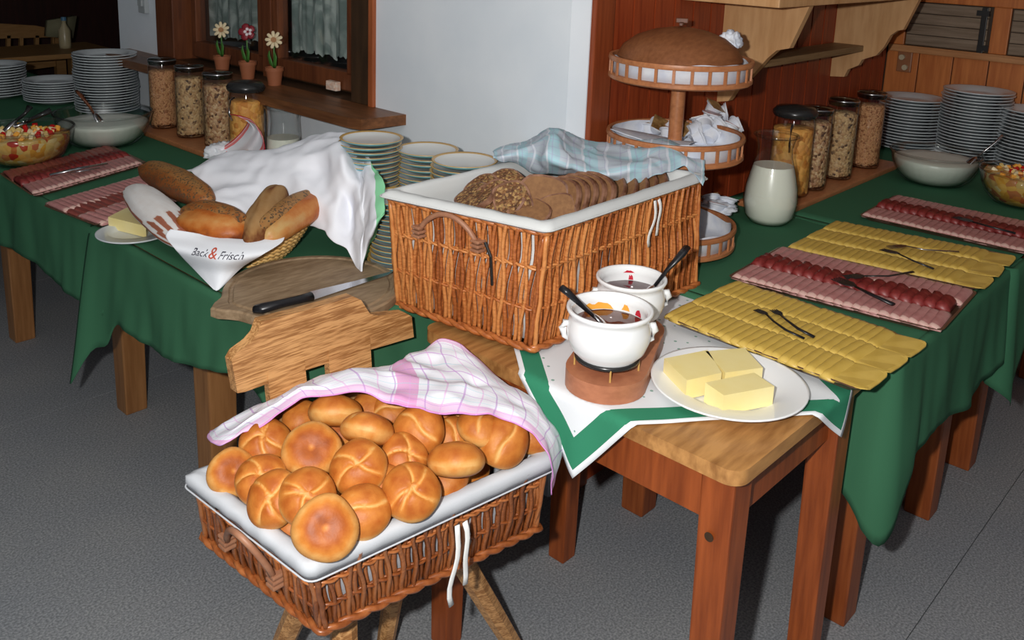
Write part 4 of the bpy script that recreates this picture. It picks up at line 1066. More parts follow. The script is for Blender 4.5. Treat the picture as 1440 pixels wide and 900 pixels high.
def fold_mesh(name, mats, ln, wd, h, tilt=.35, seed=0, rag=0.0, rimband=False):
    """one folded slice: a rounded ridge of length ln (x), width wd (y), lapped over the next"""
    bm = bmesh.new(); n, m_ = 8, 7; R = []
    for i in range(n+1):
        t = i/n-.5; row = []
        for k in range(m_+1):
            a = math.pi*k/m_; e = (1-abs(2*t)**6*.35)
            x_ = t*ln*(1+rag*noise.noise(Vector((k*.7, seed, t*3)))); y_ = -math.cos(a)*wd*.5+wd*.18*math.sin(a); z_ = h*math.sin(a)**.8*e+.0012*noise.noise(Vector((t*9, a*2, seed)))+(.0022*math.sin(t*ln*900+seed) if rag else 0)
            row.append(bm.verts.new((x_, y_, max(0, z_))))
        R.append(row)
    for i in range(n):
        for k in range(m_):
            f = bm.faces.new((R[i][k], R[i+1][k], R[i+1][k+1], R[i][k+1]))
            if rimband and (i == 0 or i == n-1): f.material_index = 1
    bm.faces.new([r[0] for r in R]+[r[-1] for r in R][::-1])
    bm.faces.new(R[0]); bm.faces.new(R[-1][::-1])
    me = bpy.data.meshes.new(name); bmesh.ops.recalc_face_normals(bm, faces=bm.faces); bm.to_mesh(me); bm.free()
    for x_ in mats: me.materials.append(x_)
    me.polygons.foreach_set('use_smooth', [True]*len(me.polygons)); return me
def flat_mesh(name, mats, a, b, seed, n=20, rnd=2.0):
    bm = bmesh.new(); top = []; bot = []; mid = []
    for k in range(n):
        t = 2*math.pi*k/n; c, s = math.cos(t), math.sin(t); e = 2/rnd
        p = Vector((a*abs(c)**e*(1 if c > 0 else -1), b*abs(s)**e*(1 if s > 0 else -1), 0))*(1+.03*noise.noise(Vector((c, s, seed))))
        z = .002*math.sin(3*t+seed); bot.append(bm.verts.new(p+Vector((0, 0, z)))); top.append(bm.verts.new(p+Vector((0, 0, z+.0022)))); mid.append(bm.verts.new(p*.88+Vector((0, 0, z*.6+.0030))))
    for k in range(n):
        k2 = (k+1) % n; bm.faces.new((bot[k], bot[k2], top[k2], top[k])); f = bm.faces.new((top[k], top[k2], mid[k2], mid[k])); f.material_index = len(mats)-1
    bm.faces.new(mid); bm.faces.new(bot[::-1])
    me = bpy.data.meshes.new(name); bmesh.ops.recalc_face_normals(bm, faces=bm.faces); bm.to_mesh(me); bm.free()
    for x_ in mats: me.materials.append(x_)
    return me
def row_of(name, meshes, c0, ax, ay, u0, u1, v0, v1, n, z, label, cat, group, jit=.002, tilt=.25, flip=1):
    """n slices lapped along v; each lies along u"""
    ux, vy = ax.normalized(), ay.normalized(); ang = math.atan2(ux.y, ux.x)
    for k in range(n):
        v = v0+(v1-v0)*(k+.5)/n; p = c0+ax*((u0+u1)/2)+ay*v; p.z = z+random.uniform(0, .0008)
        p += ux*random.uniform(-jit, jit)
        o = inst(name, random.choice(meshes), None, loc=p, rot=(0, 0, ang+random.uniform(-.05, .05)))
        tag(o, label, cat, group)
TZt = CT+.002
def tool(name, label, pts, rr, mat, head=None, cat='fork', flat=.5):
    r_ = empty(name, pts[0], 0, label, cat); c = Vector(pts[0])
    bm = bmesh.new(); tube(bm, [Vector(p)-c for p in pts], rr, 8, flat=flat, up=(0, 0, 1)); finish(bm, 'handle', mat, r_, True)
    if head:
        hp, L_, w_, fork = head; d = (Vector(hp)-Vector(pts[-1])); d.normalize(); sd = Vector((-d.y, d.x, 0)).normalized(); b = Vector(pts[-1])-c
        bm = bmesh.new(); up = Vector((0, 0, .0016))
        prism(bm, [b-sd*.004, b+d*L_*.3-sd*w_, b+d*L_*.6-sd*w_, b+d*L_*.6+sd*w_, b+d*L_*.3+sd*w_, b+sd*.004], up)
        if fork:
            for q_ in (-.8, -.27, .27, .8): prism(bm, [b+d*L_*.58+sd*w_*(q_-.16), b+d*L_+sd*w_*(q_-.06), b+d*L_+sd*w_*(q_+.06), b+d*L_*.58+sd*w_*(q_+.16)], up)
        else: prism(bm, [b+d*L_*.6-sd*w_, b+d*L_-sd*w_*.8, b+d*L_+sd*w_*.8, b+d*L_*.6+sd*w_], up)
        finish(bm, 'fork_head', mat, r_)
    return r_
CH1 = [fold_mesh('cheese_slice', [MT['cheese']], .104, .0275, .0115, seed=s) for s in (0, 1, 2)]
CHF = flat_mesh('cheese_slice', [MT['cheese']], .05, .045, 3, rnd=7)
def four(a, b, c, d): ax = ((c-a)+(d-b))/2; ay = ((b-a)+(d-c))/2; m = (a+b+c+d)/4; return m-ax/2-ay/2, ax, ay
def cheese_tray(near_px, nr_px, fl_px, lab, word, fr_px):
    zt_ = CT+.016
    a = at(*near_px, zt_); b = at(*nr_px, zt_); c = at(*fl_px, zt_)
    # a = wall-side near corner, b = front corner, c = wall-side far corner
    a, ax, ay = four(a, b, c, at(*fr_px, zt_)); a.z = CT+.002
    t = tray(a, ax, ay, word[0]); z = a.z+.0085
    for r_i, (u0, u1) in enumerate(((.01, .34), (.34, .67), (.67, .99))):
        row_of('cheese_slice', CH1, a, ax, ay, u0, u1, .01, .88, 21, z+.0005*r_i, word[1+r_i], 'cheese', word[4+r_i])
        p = a+ax*((u0+u1)/2)+ay*.925; p.z = z+.0035
        o = inst('cheese_slice', CHF, None, loc=p, rot=(-.03, 0, math.atan2(ax.y, ax.x)+random.uniform(-.1, .1)))
        tag(o, word[7+r_i], 'cheese')
    return z
zc = cheese_tray((945, 446), (1194, 545), (1026, 395), 1, (
  'dark tray of folded cheese nearest the camera, jutting over the small table',
  'folded cheese slice in the near row of the nearest cheese tray', 'folded cheese slice in the middle row of the nearest cheese tray', 'folded cheese slice in the far row of the nearest cheese tray',
  'near row on the first cheese tray', 'middle row on the first cheese tray', 'far row on the first cheese tray',
  'flat cheese slice ending the near row at the front corner of the nearest tray', 'flat cheese slice ending the middle row of the nearest cheese tray', 'flat cheese slice ending the far row of the nearest cheese tray'), (1308, 482))
cheese_tray((1104, 351), (1376, 403), (1180, 309), 2, (
  'dark tray of folded cheese between the two ham trays on the right table',
  'folded cheese slice in the near row of the second cheese tray', 'folded cheese slice in the middle row of the second cheese tray', 'folded cheese slice in the far row of the second cheese tray',
  'near row on the second cheese tray', 'middle row on the second cheese tray', 'far row on the second cheese tray',
  'flat cheese slice ending the near row of the second cheese tray', 'flat cheese slice ending the middle row of the second cheese tray', 'flat cheese slice ending the far row of the second cheese tray'), (1424, 362))
HM = [fold_mesh('ham_slice', [MT['ham'], MT['ham_fat']], .112, .026, .014, seed=s, rag=.05, rimband=True) for s in (4, 5)]
SL = [fold_mesh('salami_slice', [MT['salami']], .078, .030, .019, seed=s, rag=.10) for s in (7, 8)]
BC = [fold_mesh('dried_ham_slice', [MT['bacon'], MT['ham_fat']], .11, .028, .009, seed=s, rag=.08) for s in (9, 10)]
def meat_tray(near_px, nr_px, fl_px, fr_px, word):
    zt_ = CT+.014; a, ax, ay = four(at(*near_px, zt_), at(*nr_px, zt_), at(*fl_px, zt_), at(*fr_px, zt_)); a.z = CT+.002
    tray(a, ax, ay, word[0]); z = a.z+.0085
    row_of('ham_slice', HM, a, ax, ay, .0, .38, .02, .99, 23, z, word[1], 'ham', word[4])
    row_of('ham_slice', HM, a, ax, ay, .62, 1.0, .02, .99, 23, z, word[3], 'ham', word[6])
    row_of('salami_slice', SL, a, ax, ay, .36, .64, .02, .97, 18, z+.003, word[2], 'salami', word[5], jit=.006)
meat_tray((1026, 388), (1322, 468), (1098, 349), (1372, 408), ('tray of pink ham and dark red salami between the two cheese trays',
  'rosy ham slice in the near row of the nearer ham tray', 'dark red salami slice in the middle row of the nearer ham tray', 'rosy ham slice in the far row of the nearer ham tray',
  'near ham row on the nearer ham tray', 'salami row on the nearer ham tray', 'far ham row on the nearer ham tray'))
meat_tray((1208, 302), (1446, 358), (1262, 276), (1476, 318), ('tray of ham and dark red salami farthest along the right table',
  'rosy ham slice in the near row of the farther ham tray', 'dark red salami slice in the middle row of the farther ham tray', 'rosy ham slice in the far row of the farther ham tray',
  'near ham row on the farther ham tray', 'salami row on the farther ham tray', 'far ham row on the farther ham tray'))
cz = CT+.026
tool('serving_fork', 'black serving fork lying left of its twin on the nearest cheese', [at(1131, 476, cz), at(1105, 464, cz+.006), at(1088, 452, cz+.006), at(1078, 442, cz+.002)], [.004, .0035, .0028, .003], MT['blackplastic'], (at(1058, 434, cz), .03, .008, True))
tool('serving_fork', 'black serving fork lying right of its twin on the nearest cheese', [at(1145, 474, cz), at(1122, 462, cz+.006), at(1106, 450, cz+.006), at(1098, 443, cz+.002)], [.005, .004, .003, .003], MT['blackplastic'], (at(1084, 434, cz), .03, .009, True))
tool('serving_fork', 'steel fork with the longer dark handle on the second cheese tray', [at(1313, 378, cz), at(1285, 367, cz+.006), at(1264, 357, cz+.004)], [.0045, .0035, .003], MT['lid'], (at(1244, 352, cz), .05, .011, True))
tool('serving_fork', 'steel fork pointing left with its handle towards the far right on the second cheese tray', [at(1348, 354, cz), at(1300, 351, cz+.006), at(1275, 346, cz+.004)], [.004, .003, .003], MT['chrome'], (at(1250, 348, cz), .05, .011, True))
mz = CT+.032
tool('serving_fork', 'dark fork with its handle towards the front edge on the nearer ham tray', [at(1256, 428, mz), at(1225, 414, mz), at(1203, 403, mz)], [.007, .006, .004], MT['blackplastic'], (at(1180, 394, mz), .055, .016, True))
tool('serving_fork', 'dark fork with a slim curved handle pointing right on the nearer ham tray', [at(1284, 382, mz), at(1250, 388, mz+.004), at(1215, 388, mz+.002)], [.004, .003, .003], MT['lid'], (at(1190, 390, mz), .05, .012, True))
tool('serving_fork', 'dark serving fork lying on the farther ham tray', [at(1428, 328, mz), at(1390, 318, mz+.004), at(1368, 312, mz+.004)], [.006, .005, .004], MT['blackplastic'], (at(1345, 306, mz), .06, .015, True))
# left table trays
def left_tray(nl, nr_, fl_, rows, word, h=CT+.016):
    zt_ = h; a = at(*nl, zt_); b = at(*nr_, zt_); c = at(*fl_, zt_); ax = b-a; ay = c-a; a.z = CT+.002
    tray(a, ax, ay, word); z = a.z+.0085
    for (v0, v1, me_, name, n, lab, cat, grp, dz) in rows:
        uy = ay.normalized(); ang = math.atan2(uy.y, uy.x)
        for k in range(n):
            p = a+ay*((v0+v1)/2)+ax*(.03+.94*(k+.5)/n); p.z = z+dz+random.uniform(0, .001)
            tag(inst(name, random.choice(me_), None, loc=p, rot=(0, 0, ang+random.uniform(-.06, .06))), lab, cat, grp)
left_tray((46, 274), (205, 228), (0, 243), [(.0, .38, HM, 'ham_slice', 20, 'pale brownish ham slice in the near row of the farther left tray', 'ham', 'near row on the farther left tray', 0),
   (.62, 1, BC, 'dried_ham_slice', 18, 'dark dried ham slice in the far row of the farther left tray', 'ham', 'far row on the farther left tray', 0), (.36, .64, SL, 'salami_slice', 18, 'dark salami slice in the middle of the farther left tray', 'salami', 'middle row on the farther left tray', 0)],
   'tray of dried ham and sausage in front of the glass bowls on the left')
left_tray((136, 316), (300, 262), (62, 288), [(.0, .36, HM, 'ham_slice', 18, 'pinkish ham slice in the near row of the tray by the small butter plate', 'ham', 'near row on the nearer left tray', 0),
   (.34, .66, BC, 'dried_ham_slice', 18, 'reddish dried ham slice in the middle of the tray by the small butter plate', 'ham', 'middle row on the nearer left tray', 0), (.64, 1, HM, 'ham_slice', 20, 'mottled ham slice in the far row of the tray by the small butter plate', 'ham', 'far row on the nearer left tray', 0)],
   'tray of sliced ham behind the small butter plate on the left')
tool('serving_tongs', 'shiny steel tongs lying on the farther left tray', [at(150, 230, mz), at(110, 237, mz+.01), at(70, 246, mz+.002)], [.006, .008, .007], MT['chrome'], None, 'tongs')
tool('serving_fork', 'steel fork lying beside the tongs on the farther left tray', [at(140, 236, mz), at(118, 240, mz+.004), at(98, 243, mz)], [.003, .004, .003], MT['chrome'], None)

# ================================================================ BOWLS, JARS, JUGS
def glass_bowl(loc, R, H, fill, fmat, label, ribs=True, fname='yogurt'):
    r_ = empty('glass_bowl', loc, 0, label, 'bowl')
    bm = bmesh.new(); pr = [(0, .004), (.42, .004), (.62, .09), (.80, .30), (.92, .60), (.985, .90), (1, 1.0), (1.015, 1.01), (1.02, 1.0), (1.0, .90), (.945, .60), (.83, .28), (.65, .05), (.44, 0), (0, 0)]
    lathe(bm, [(a*R, b*H) for a, b in pr], 48); finish(bm, 'bowl_glass', MT['glass_dim'], r_, True)
    bm = bmesh.new(); tube(bm, [Vector((R*1.01*math.cos(a), R*1.01*math.sin(a), H)) for a in [2*math.pi*k/48 for k in range(48)]], .004, 8, closed=True); finish(bm, 'rim', MT['glass_dim'], r_, True)
    bm = bmesh.new(); pr = [(0, .02), (.42, .02), (.61, .10), (.79, .31), (.905, .60), (.93, fill-.03), (.91, fill), (.6, fill+.005), (.3, fill+.012), (0, fill)]
    lathe(bm, [(a*R*.985, b*H) for a, b in pr], 96)
    for v in bm.verts:
        if fname == 'yogurt':
            rr = math.hypot(v.co.x, v.co.y); a = math.atan2(v.co.y, v.co.x)
            if v.co.z < fill*H*.98: k = 1+.008*math.cos(a*32); v.co.x *= k; v.co.y *= k
            else: v.co.z += .002*noise.noise(v.co*30)
        elif v.co.z > fill*H*.9: v.co.z += .006*noise.noise(v.co*40)
    tag(finish(bm, fname, fmat, r_, True), kind='stuff'); return r_
def solve_xy(px, py, z): p = at(px, py, z); return p
b1 = at(144, 206, CT); yl = Vector((b1.x+.045, b1.y+.10, CT+.002))
yl = at(145, 158, CT+.115); yl.z = CT+.002
glass_bowl(yl, .158, .115, .72, MT['yogurt'], 'glass bowl of yogurt beside the jars on the left table')
yr = at(1317, 216, CT+.105); yr.z = CT+.005
glass_bowl(yr, .142, .105, .80, MT['yogurt'], 'glass bowl of yogurt in front of the plate stacks on the right table')
fr_ = at(1444, 246, CT+.10); fr_.z = CT+.005
glass_bowl(fr_, .132, .105, .93, MT['fruit'], 'glass bowl of fruit salad at the right edge', fname='fruit_salad')
fl2 = at(33, 182, CT+.11); fl2.z = CT+.002
glass_bowl(fl2, .145, .115, .82, MT['fruit'], 'glass bowl of fruit salad at the left edge', fname='fruit_salad')
# fruit pieces proud of the salads
def fruit_bits(c, R, z, n, label):
    r2 = random.Random(int(c.x*100)); cols = [MT['jam_orange'], plain('cherry', (.5, .01, .01), .15), plain('melon', (.75, .55, .2), .3), plain('apple', (.78, .66, .40), .4)]
    for m_ in range(4):
        bm = bmesh.new()
        for k in range(n//4):
            a = r2.uniform(0, 6.28); rr = R*math.sqrt(r2.random())*.85
            box(bm, (c.x+rr*math.cos(a), c.y+rr*math.sin(a), z+r2.uniform(0, .006)), (.018, .014, .012), Euler((r2.random()*3, r2.random()*3, r2.random()*3)).to_matrix(), .003)
        tag(finish(bm, 'fruit_pieces', cols[m_], None, True, angle=50), label[m_], 'fruit', kind='stuff')
fruit_bits(fr_, .12, CT+.098, 60, ['orange fruit pieces in the right bowl', 'red cherries in the right bowl', 'yellow melon cubes in the right bowl', 'pale apple cubes in the right bowl'])
fruit_bits(fl2, .12, CT+.098, 60, ['orange fruit pieces in the left bowl', 'red cherries in the left bowl', 'yellow melon cubes in the left bowl', 'pale apple cubes in the left bowl'])
# serving spoons
spoon('dark ladle standing in the yogurt bowl on the left', [at(135, 166, CT+.09), at(126, 150, CT+.14), at(113, 133, CT+.18), at(108, 128, CT+.185)], [.005, .0065, .008, .007], (at(140, 170, CT+.085), .025), MT['win_wood'])
spoon('steel ladle with its handle up in the yogurt bowl on the right', [at(1368, 226, CT+.09), at(1385, 212, CT+.13), at(1400, 200, CT+.16), at(1410, 190, CT+.185)], [.004, .004, .005, .005], (at(1362, 230, CT+.085), .025), MT['chrome'])
spoon('dark serving spoon in the fruit salad on the left', [at(30, 176, CT+.10), at(50, 165, CT+.14), at(72, 155, CT+.16)], [.008, .01, .014], (at(22, 180, CT+.10), .03), MT['lid'])
spoon('second dark spoon crossing in the left fruit salad', [at(15, 176, CT+.10), at(35, 160, CT+.14), at(42, 150, CT+.16)], [.006, .008, .012], (at(10, 182, CT+.10), .03), MT['lid'])

def jar(loc, R, H, mat, label, wide=False, group=None):
    r_ = empty('storage_jar', loc, 0, label, 'jar', group)
    bm = bmesh.new(); lathe(bm, [(0, .003), (R*.93, .003), (R, .010), (R, H*.93), (R*.94, H*.97), (R*.94, H)], 36); finish(bm, 'jar_glass', MT['glass'], r_, True, angle=50)
    bm = bmesh.new(); n = 40; pr = [(0, .008), (R*.93, .008), (R*.955, .014)]+[(R*.955, H*(.05+.8*k/16)) for k in range(17)]+[(R*.7, H*.87), (0, H*.88)]
    lathe(bm, pr, n)
    for v in bm.verts:
        if v.co.z > .012: k = 1+.028*noise.noise(v.co*150); v.co.x *= k; v.co.y *= k; v.co.z += .003*noise.noise(v.co*90)
    tag(finish(bm, 'cereal', mat, r_, True), kind='stuff')
    if wide:
        bm = bmesh.new(); lathe(bm, [(0, H), (R*1.0, H), (R*1.08, H+.008), (R*1.08, H+.016), (R*.9, H+.028), (R*.2, H+.034), (0, H+.036)], 32); finish(bm, 'lid', MT['lid'], r_, True, angle=50)
        bm = bmesh.new(); a = math.radians(200); d = Vector((math.cos(a), math.sin(a), 0)); tube(bm, [d*R+Vector((0, 0, H*.93)), d*(R+.02)+Vector((0, 0, H*.9)), d*(R+.03)+Vector((0, 0, H*.72)), d*(R+.012)+Vector((0, 0, H*.6))], .003, 8); finish(bm, 'clip', MT['chrome'], r_, True)
    else:
        bm = bmesh.new(); lathe(bm, [(0, H-.012), (R*.95, H-.012), (R*1.0, H-.004), (R*1.0, H+.004), (R*.9, H+.010), (0, H+.012)], 32); finish(bm, 'lid', MT['lid_glass'], r_, True, angle=50)
        bm = bmesh.new(); tube(bm, [Vector((R*.97*math.cos(a), R*.97*math.sin(a), H+.004)) for a in [2*math.pi*k/32 for k in range(32)]], .003, 6, closed=True); finish(bm, 'lid_ring', MT['chrome'], r_, True)
    return r_
def jboard(a, b, label):
    bm = bmesh.new(); abox(bm, a, b, .006); return tag(finish(bm, 'jar_board', MT['stand']), label, 'board')
JB = .02
jboard((2.40, 1.115, CT+.001), (3.30, 1.27, CT+JB), 'brown wooden board under the cereal jars on the right table')
jboard((1.49, 2.30, CT+.001), (1.665, 3.28, CT+JB), 'brown wooden board under the cereal jars on the left table')
zj = CT+JB; ry = 1.185
jr = [(aty(1118, 165, 1.20), .062, .245, MT['flakes'], 'wide jar of corn flakes with a black lid beside the milk jug', True),
      (aty(1149, 160, ry), .049, .252, MT['muesli1'], 'tall glass jar of dark speckled fruit muesli next to the corn flakes', False),
      (aty(1187, 147, ry), .049, .258, MT['muesli2'], 'tall glass jar of nut muesli in the middle of the right-hand board', False),
      (aty(1226, 138, ry), .049, .258, MT['muesli3'], 'tall glass jar of reddish oat muesli nearest the plates on the right', False)]
for p, R, H, m_, lab, wd in jr: jar((p.x, p.y, zj), R, H, m_, lab, wd)
lx_ = 1.578
for (px, py, R, H, m_, lab, wd) in ((228, 97, .05, .25, MT['muesli3'], 'tall glass jar of fine oat muesli nearest the yogurt on the left', False), (266, 105, .05, .25, MT['muesli2'], 'tall glass jar of muesli second from the left yogurt bowl', False),
        (306, 112, .05, .25, MT['muesli1'], 'tall glass jar of dark fruit muesli third from the left yogurt bowl', False), (346, 126, .058, .22, MT['flakes'], 'wide jar of corn flakes beside the small glass jug', True)):
    p = atx(px, py, lx_); jar((p.x, p.y, zj), R, H, m_, lab, wd)
def jug(loc, s, fill, label, prof):
    r_ = empty('milk_jug', loc, 0, label, 'jug')
    bm = bmesh.new(); lathe(bm, [(r*s, z*s) for r, z in prof], 40); o = finish(bm, 'jug_glass', MT['glass_dim'], r_, True)
    H = prof[-1][1]; zf_ = H*fill
    bm = bmesh.new(); rr = prof[-1][0]*s; tube(bm, [Vector((rr*math.cos(a), rr*math.sin(a), H*s)) for a in [2*math.pi*k/40 for k in range(40)]], .0045, 8, closed=True); finish(bm, 'rim', MT['glass_dim'], o, True)
    inner = []
    for (r, z) in prof:
        if z <= zf_: inner.append((r*.96, z+.002))
    # interpolate at fill
    for (ra, za), (rb, zb) in zip(prof, prof[1:]):
        if za <= zf_ < zb: rf = ra+(rb-ra)*(zf_-za)/(zb-za)
    inner += [(rf*.96, zf_), (0, zf_)]
    bm = bmesh.new(); lathe(bm, [(r*s, z*s) for r, z in inner], 40); finish(bm, 'milk', MT['milk'], r_, True, angle=60); return r_
jp = [(0, .002), (.050, .002), (.066, .02), (.073, .06), (.070, .10), (.058, .15), (.048, .185), (.046, .21), (.052, .235), (.056, .245)]
mp_ = at(1089, 318, CT); jug((mp_.x+.02, mp_.y+.03, CT+.001), 1.03, .66, 'glass jug full of milk beside the tiered stand', jp)
lj = at(399, 236, CT)
jug((lj.x, lj.y, CT+.003), .95, .50, 'small glass jug half full of milk below the window sill', [(0, .002), (.056, .002), (.060, .02), (.058, .08), (.054, .14), (.052, .17), (.056, .20), (.058, .21)])

# ================================================================ PLATE STACKS
def stack(mesh, cx, cy, z0, z1_, n, label, group, name='plate', jit=.0015):
    dz = (z1_-z0)/n
    for k in range(n):
        o = inst(name, mesh, None, loc=(cx+random.uniform(-jit, jit)*2, cy+random.uniform(-jit, jit)*2, z0+dz*k+.0003), rot=(0, 0, random.uniform(0, 6)))
        tag(o, 'topmost '+label.replace(' in the', ' of the', 1) if k == n-1 else label, 'plate', group)
bm = plate_mesh(.122, h=.019, n=40); tmp = finish(bm, 'dinner_plate', MT['plate'], None, True); WP = tmp.data; bpy.data.objects.remove(tmp)
for (px, py, R_, lab, grp, n) in ((1285, 132, .122, 'white plate in the lower stack next to the cereal jars on the right', 'white plates by the right jars', 17),
        (1377, 122, .122, 'white plate in the tall stack behind the right yogurt bowl', 'tall stack of white plates on the right', 23), (1462, 150, .122, 'white plate in the stack at the right edge of the picture', 'white plates at the right edge', 18)):
    p = atx(px, py, 3.64); stack(WP, p.x, p.y, CT+.004, p.z-.019, n, lab, grp, 'dinner_plate')
for (px, py, xx, lab, grp, n) in ((147, 70, 1.58, 'white plate in the tall stack left of the white wall', 'tall stack of white plates on the left', 22),
        (75, 108, 1.50, 'white plate in the low stack beside the tall one on the left', 'low stack of white plates on the left', 9), (-8, 86, 1.36, 'white plate in the stack at the left edge of the picture', 'white plates at the left edge', 12)):
    p = atx(px, py, xx); stack(WP, p.x, p.y, CT+.001, max(p.z-.019, CT+.06), n, lab, grp, 'dinner_plate')
bm = bmesh.new(); s = 1
lathe(bm, [(0, .005), (.052, .005), (.062, .009), (.071, .0125), (.0775, .0155), (.079, .014), (.076, .010), (.060, .003), (.045, 0), (0, 0)], 44, mi=[0, 0, 0, 1, 1, 2, 2, 2, 2])
tmp = finish(bm, 'dessert_plate', [MT['blueplate_in'], MT['ochre'], MT['blueplate']], None, True); BP = tmp.data; bpy.data.objects.remove(tmp)
for (px, py, xx, lab, grp, z0, dd) in ((521, 186, 1.39, 'teal ochre-rimmed dessert plate in the tall stack beside the sill end', 'tall teal stack', CT, .0125),
        (603, 202, 1.50, 'teal ochre-rimmed dessert plate in the middle stack against the white wall', 'middle teal stack', CT, .0125),
        (652, 217, 1.47, 'teal ochre-rimmed dessert plate in the stack nearest the large basket', 'teal stack by the basket', CT, .0125),
        (566, 268, 1.33, 'teal ochre-rimmed dessert plate in the front low stack beside the large basket', 'front teal stack', CT, .0125)):
    p = atx(px, py, xx)
    n = max(3, int((p.z-.015-z0)/dd)); stack(BP, p.x, p.y, z0+.004, p.z-.015, n, lab, grp, 'dessert_plate')

# ================================================================ TIERED STAND
sy = 1.205; sxx = aty(957, 90, sy).x
stn = empty('tiered_stand', (sxx, sy, CT), 0, 'three-tiered round wooden stand with rails and a domed lid, in the corner', 'stand')
def tz(py): return aty(957, py, sy).z-CT
bm = bmesh.new(); tube(bm, [(0, 0, .02), (0, 0, tz(60))], .018, 16); finish(bm, 'post', MT['stand'], stn, True, angle=40)
bm = bmesh.new()
for a in (0, 1.57, 3.14, 4.71): tube(bm, [(.12*math.cos(a), .12*math.sin(a), 0), (.12*math.cos(a), .12*math.sin(a), .014)], .012, 10)
finish(bm, 'feet', MT['stand'], stn)
R_ = .176
bs_ = bmesh.new(); box(bs_, (0, 0, .5), (.0045, .007, 1)); sp_ = bpy.data.meshes.new('spindle'); bs_.to_mesh(sp_); bs_.free(); sp_.materials.append(MT['stand'])
for zb, RR in ((.014, R_*.96), (tz(214), R_*.97), (tz(112), R_)):
    bm = bmesh.new(); lathe(bm, [(0, 0), (RR*.97, 0), (RR, .004), (RR, .012), (RR*.985, .014), (0, .014)], 56); tr = finish(bm, 'tray_disc', MT['stand'], stn, True, angle=40); tr.location = (0, 0, zb)
    bm = bmesh.new(); lathe(bm, [(RR*.955, .046), (RR*1.0, .046), (RR*1.01, .050), (RR*1.0, .058), (RR*.955, .058), (RR*.955, .046)], 56); finish(bm, 'top_ring', MT['stand'], tr, True, angle=40)
    for k in range(26):
        a = 2*math.pi*k/26; o = inst('spindle', sp_, tr, mtx=Matrix.Translation((RR*.978*math.cos(a), RR*.978*math.sin(a), .013)) @ Matrix.Rotation(a, 4, 'Z') @ Matrix.Diagonal((1, 1, .034, 1)))
    bm = bmesh.new(); n = 90; lo = []; hi = []
    for k in range(n):
        a = 2*math.pi*k/n; rr = RR*.94*(1+.008*noise.noise(Vector((k*.3, zb*50, 0)))); lo.append(bm.verts.new((rr*math.cos(a), rr*math.sin(a), .0145))); h_ = .054+.012*noise.noise(Vector((math.cos(a)*2, math.sin(a)*2, zb*20))); hi.append(bm.verts.new((rr*.985*math.cos(a), rr*.985*math.sin(a), h_)))
    for k in range(n): bm.faces.new((lo[k], lo[(k+1) % n], hi[(k+1) % n], hi[k]))
    bm.faces.new(lo); tag(finish(bm, 'paper_doily', MT['paper'], tr, True), None)
zl = tz(112)+.058
LD = Vector((.018, .016, 0))
bm = bmesh.new(); pr = [(R_*.86, zl-.018), (R_*.88, zl-.004), (R_*.80, zl+.022), (R_*.62, zl+.046), (R_*.38, zl+.062), (R_*.12, zl+.070), (0, zl+.071)]
lathe(bm, pr, 56)
bmesh.ops.solidify(bm, geom=bm.faces[:], thickness=.006)
ld = finish(bm, 'lid', MT['stand'], stn, True, angle=35); ld.location = LD
bm = bmesh.new(); box(bm, (0, 0, zl+.079), (.07, .010, .008), Euler((0, 0, .5)).to_matrix(), .002); box(bm, (0, 0, zl+.086), (.012, .03, .012), Euler((0, 0, .5)).to_matrix(), .002); finish(bm, 'lid_knob', MT['win_wood'], ld)
# contents
def crumple(name, c, r, sc, mat, label, cat, seed=0, group=None):
    bm = bmesh.new(); bmesh.ops.create_icosphere(bm, subdivisions=4, radius=r)
    for v in bm.verts:
        d = v.co.normalized(); q_ = d*2.3+Vector((seed, 0, 0)); k = 1-.55*abs(noise.noise(q_))-.25*abs(noise.noise(q_*2.1)); v.co = Vector((d.x*sc[0], d.y*sc[1], d.z*sc[2]))*r*k
        if v.co.z < -r*.3*sc[2]: v.co.z = -r*.3*sc[2]
    return tag(finish(bm, name, mat, None, True, loc=c), label, cat, group)
S0 = Vector((sxx, sy, CT))
q = at(1029, 62, 1.335); crumple('paper_napkin', at(1027, 60, CT+zl+.032), .036, (1.1, .9, 1.0), MT['paper'], 'crumpled white napkin on the right of the lid of the tiered stand', 'napkin', 1)
zm = CT+tz(214)+.03
def cup(px, py, z, lidm, tilt, label, group, sc=1.0):
    p = at(px, py, z); r_ = empty('portion_cup', p, 0, label, 'portion pack', group); r_.rotation_euler = (tilt[0], tilt[1], tilt[2]); r_.scale = (sc*1.15,)*3
    bm = bmesh.new(); lathe(bm, [(0, -.012), (.015, -.012), (.020, .006), (.024, .008), (.024, .010), (0, .010)], 16); finish(bm, 'cup', MT['paper'], r_, True, angle=40)
    bm = bmesh.new(); prism(bm, [(.022, .018, .0105), (-.022, .018, .0105), (-.022, -.018, .0105), (.022, -.018, .0105)], (0, 0, .001)); finish(bm, 'foil_lid', lidm, r_)
cl, cl2 = MT['cup_lid'], MT['cup_lid2']
GP = 'small portion packs piled on the middle tier'
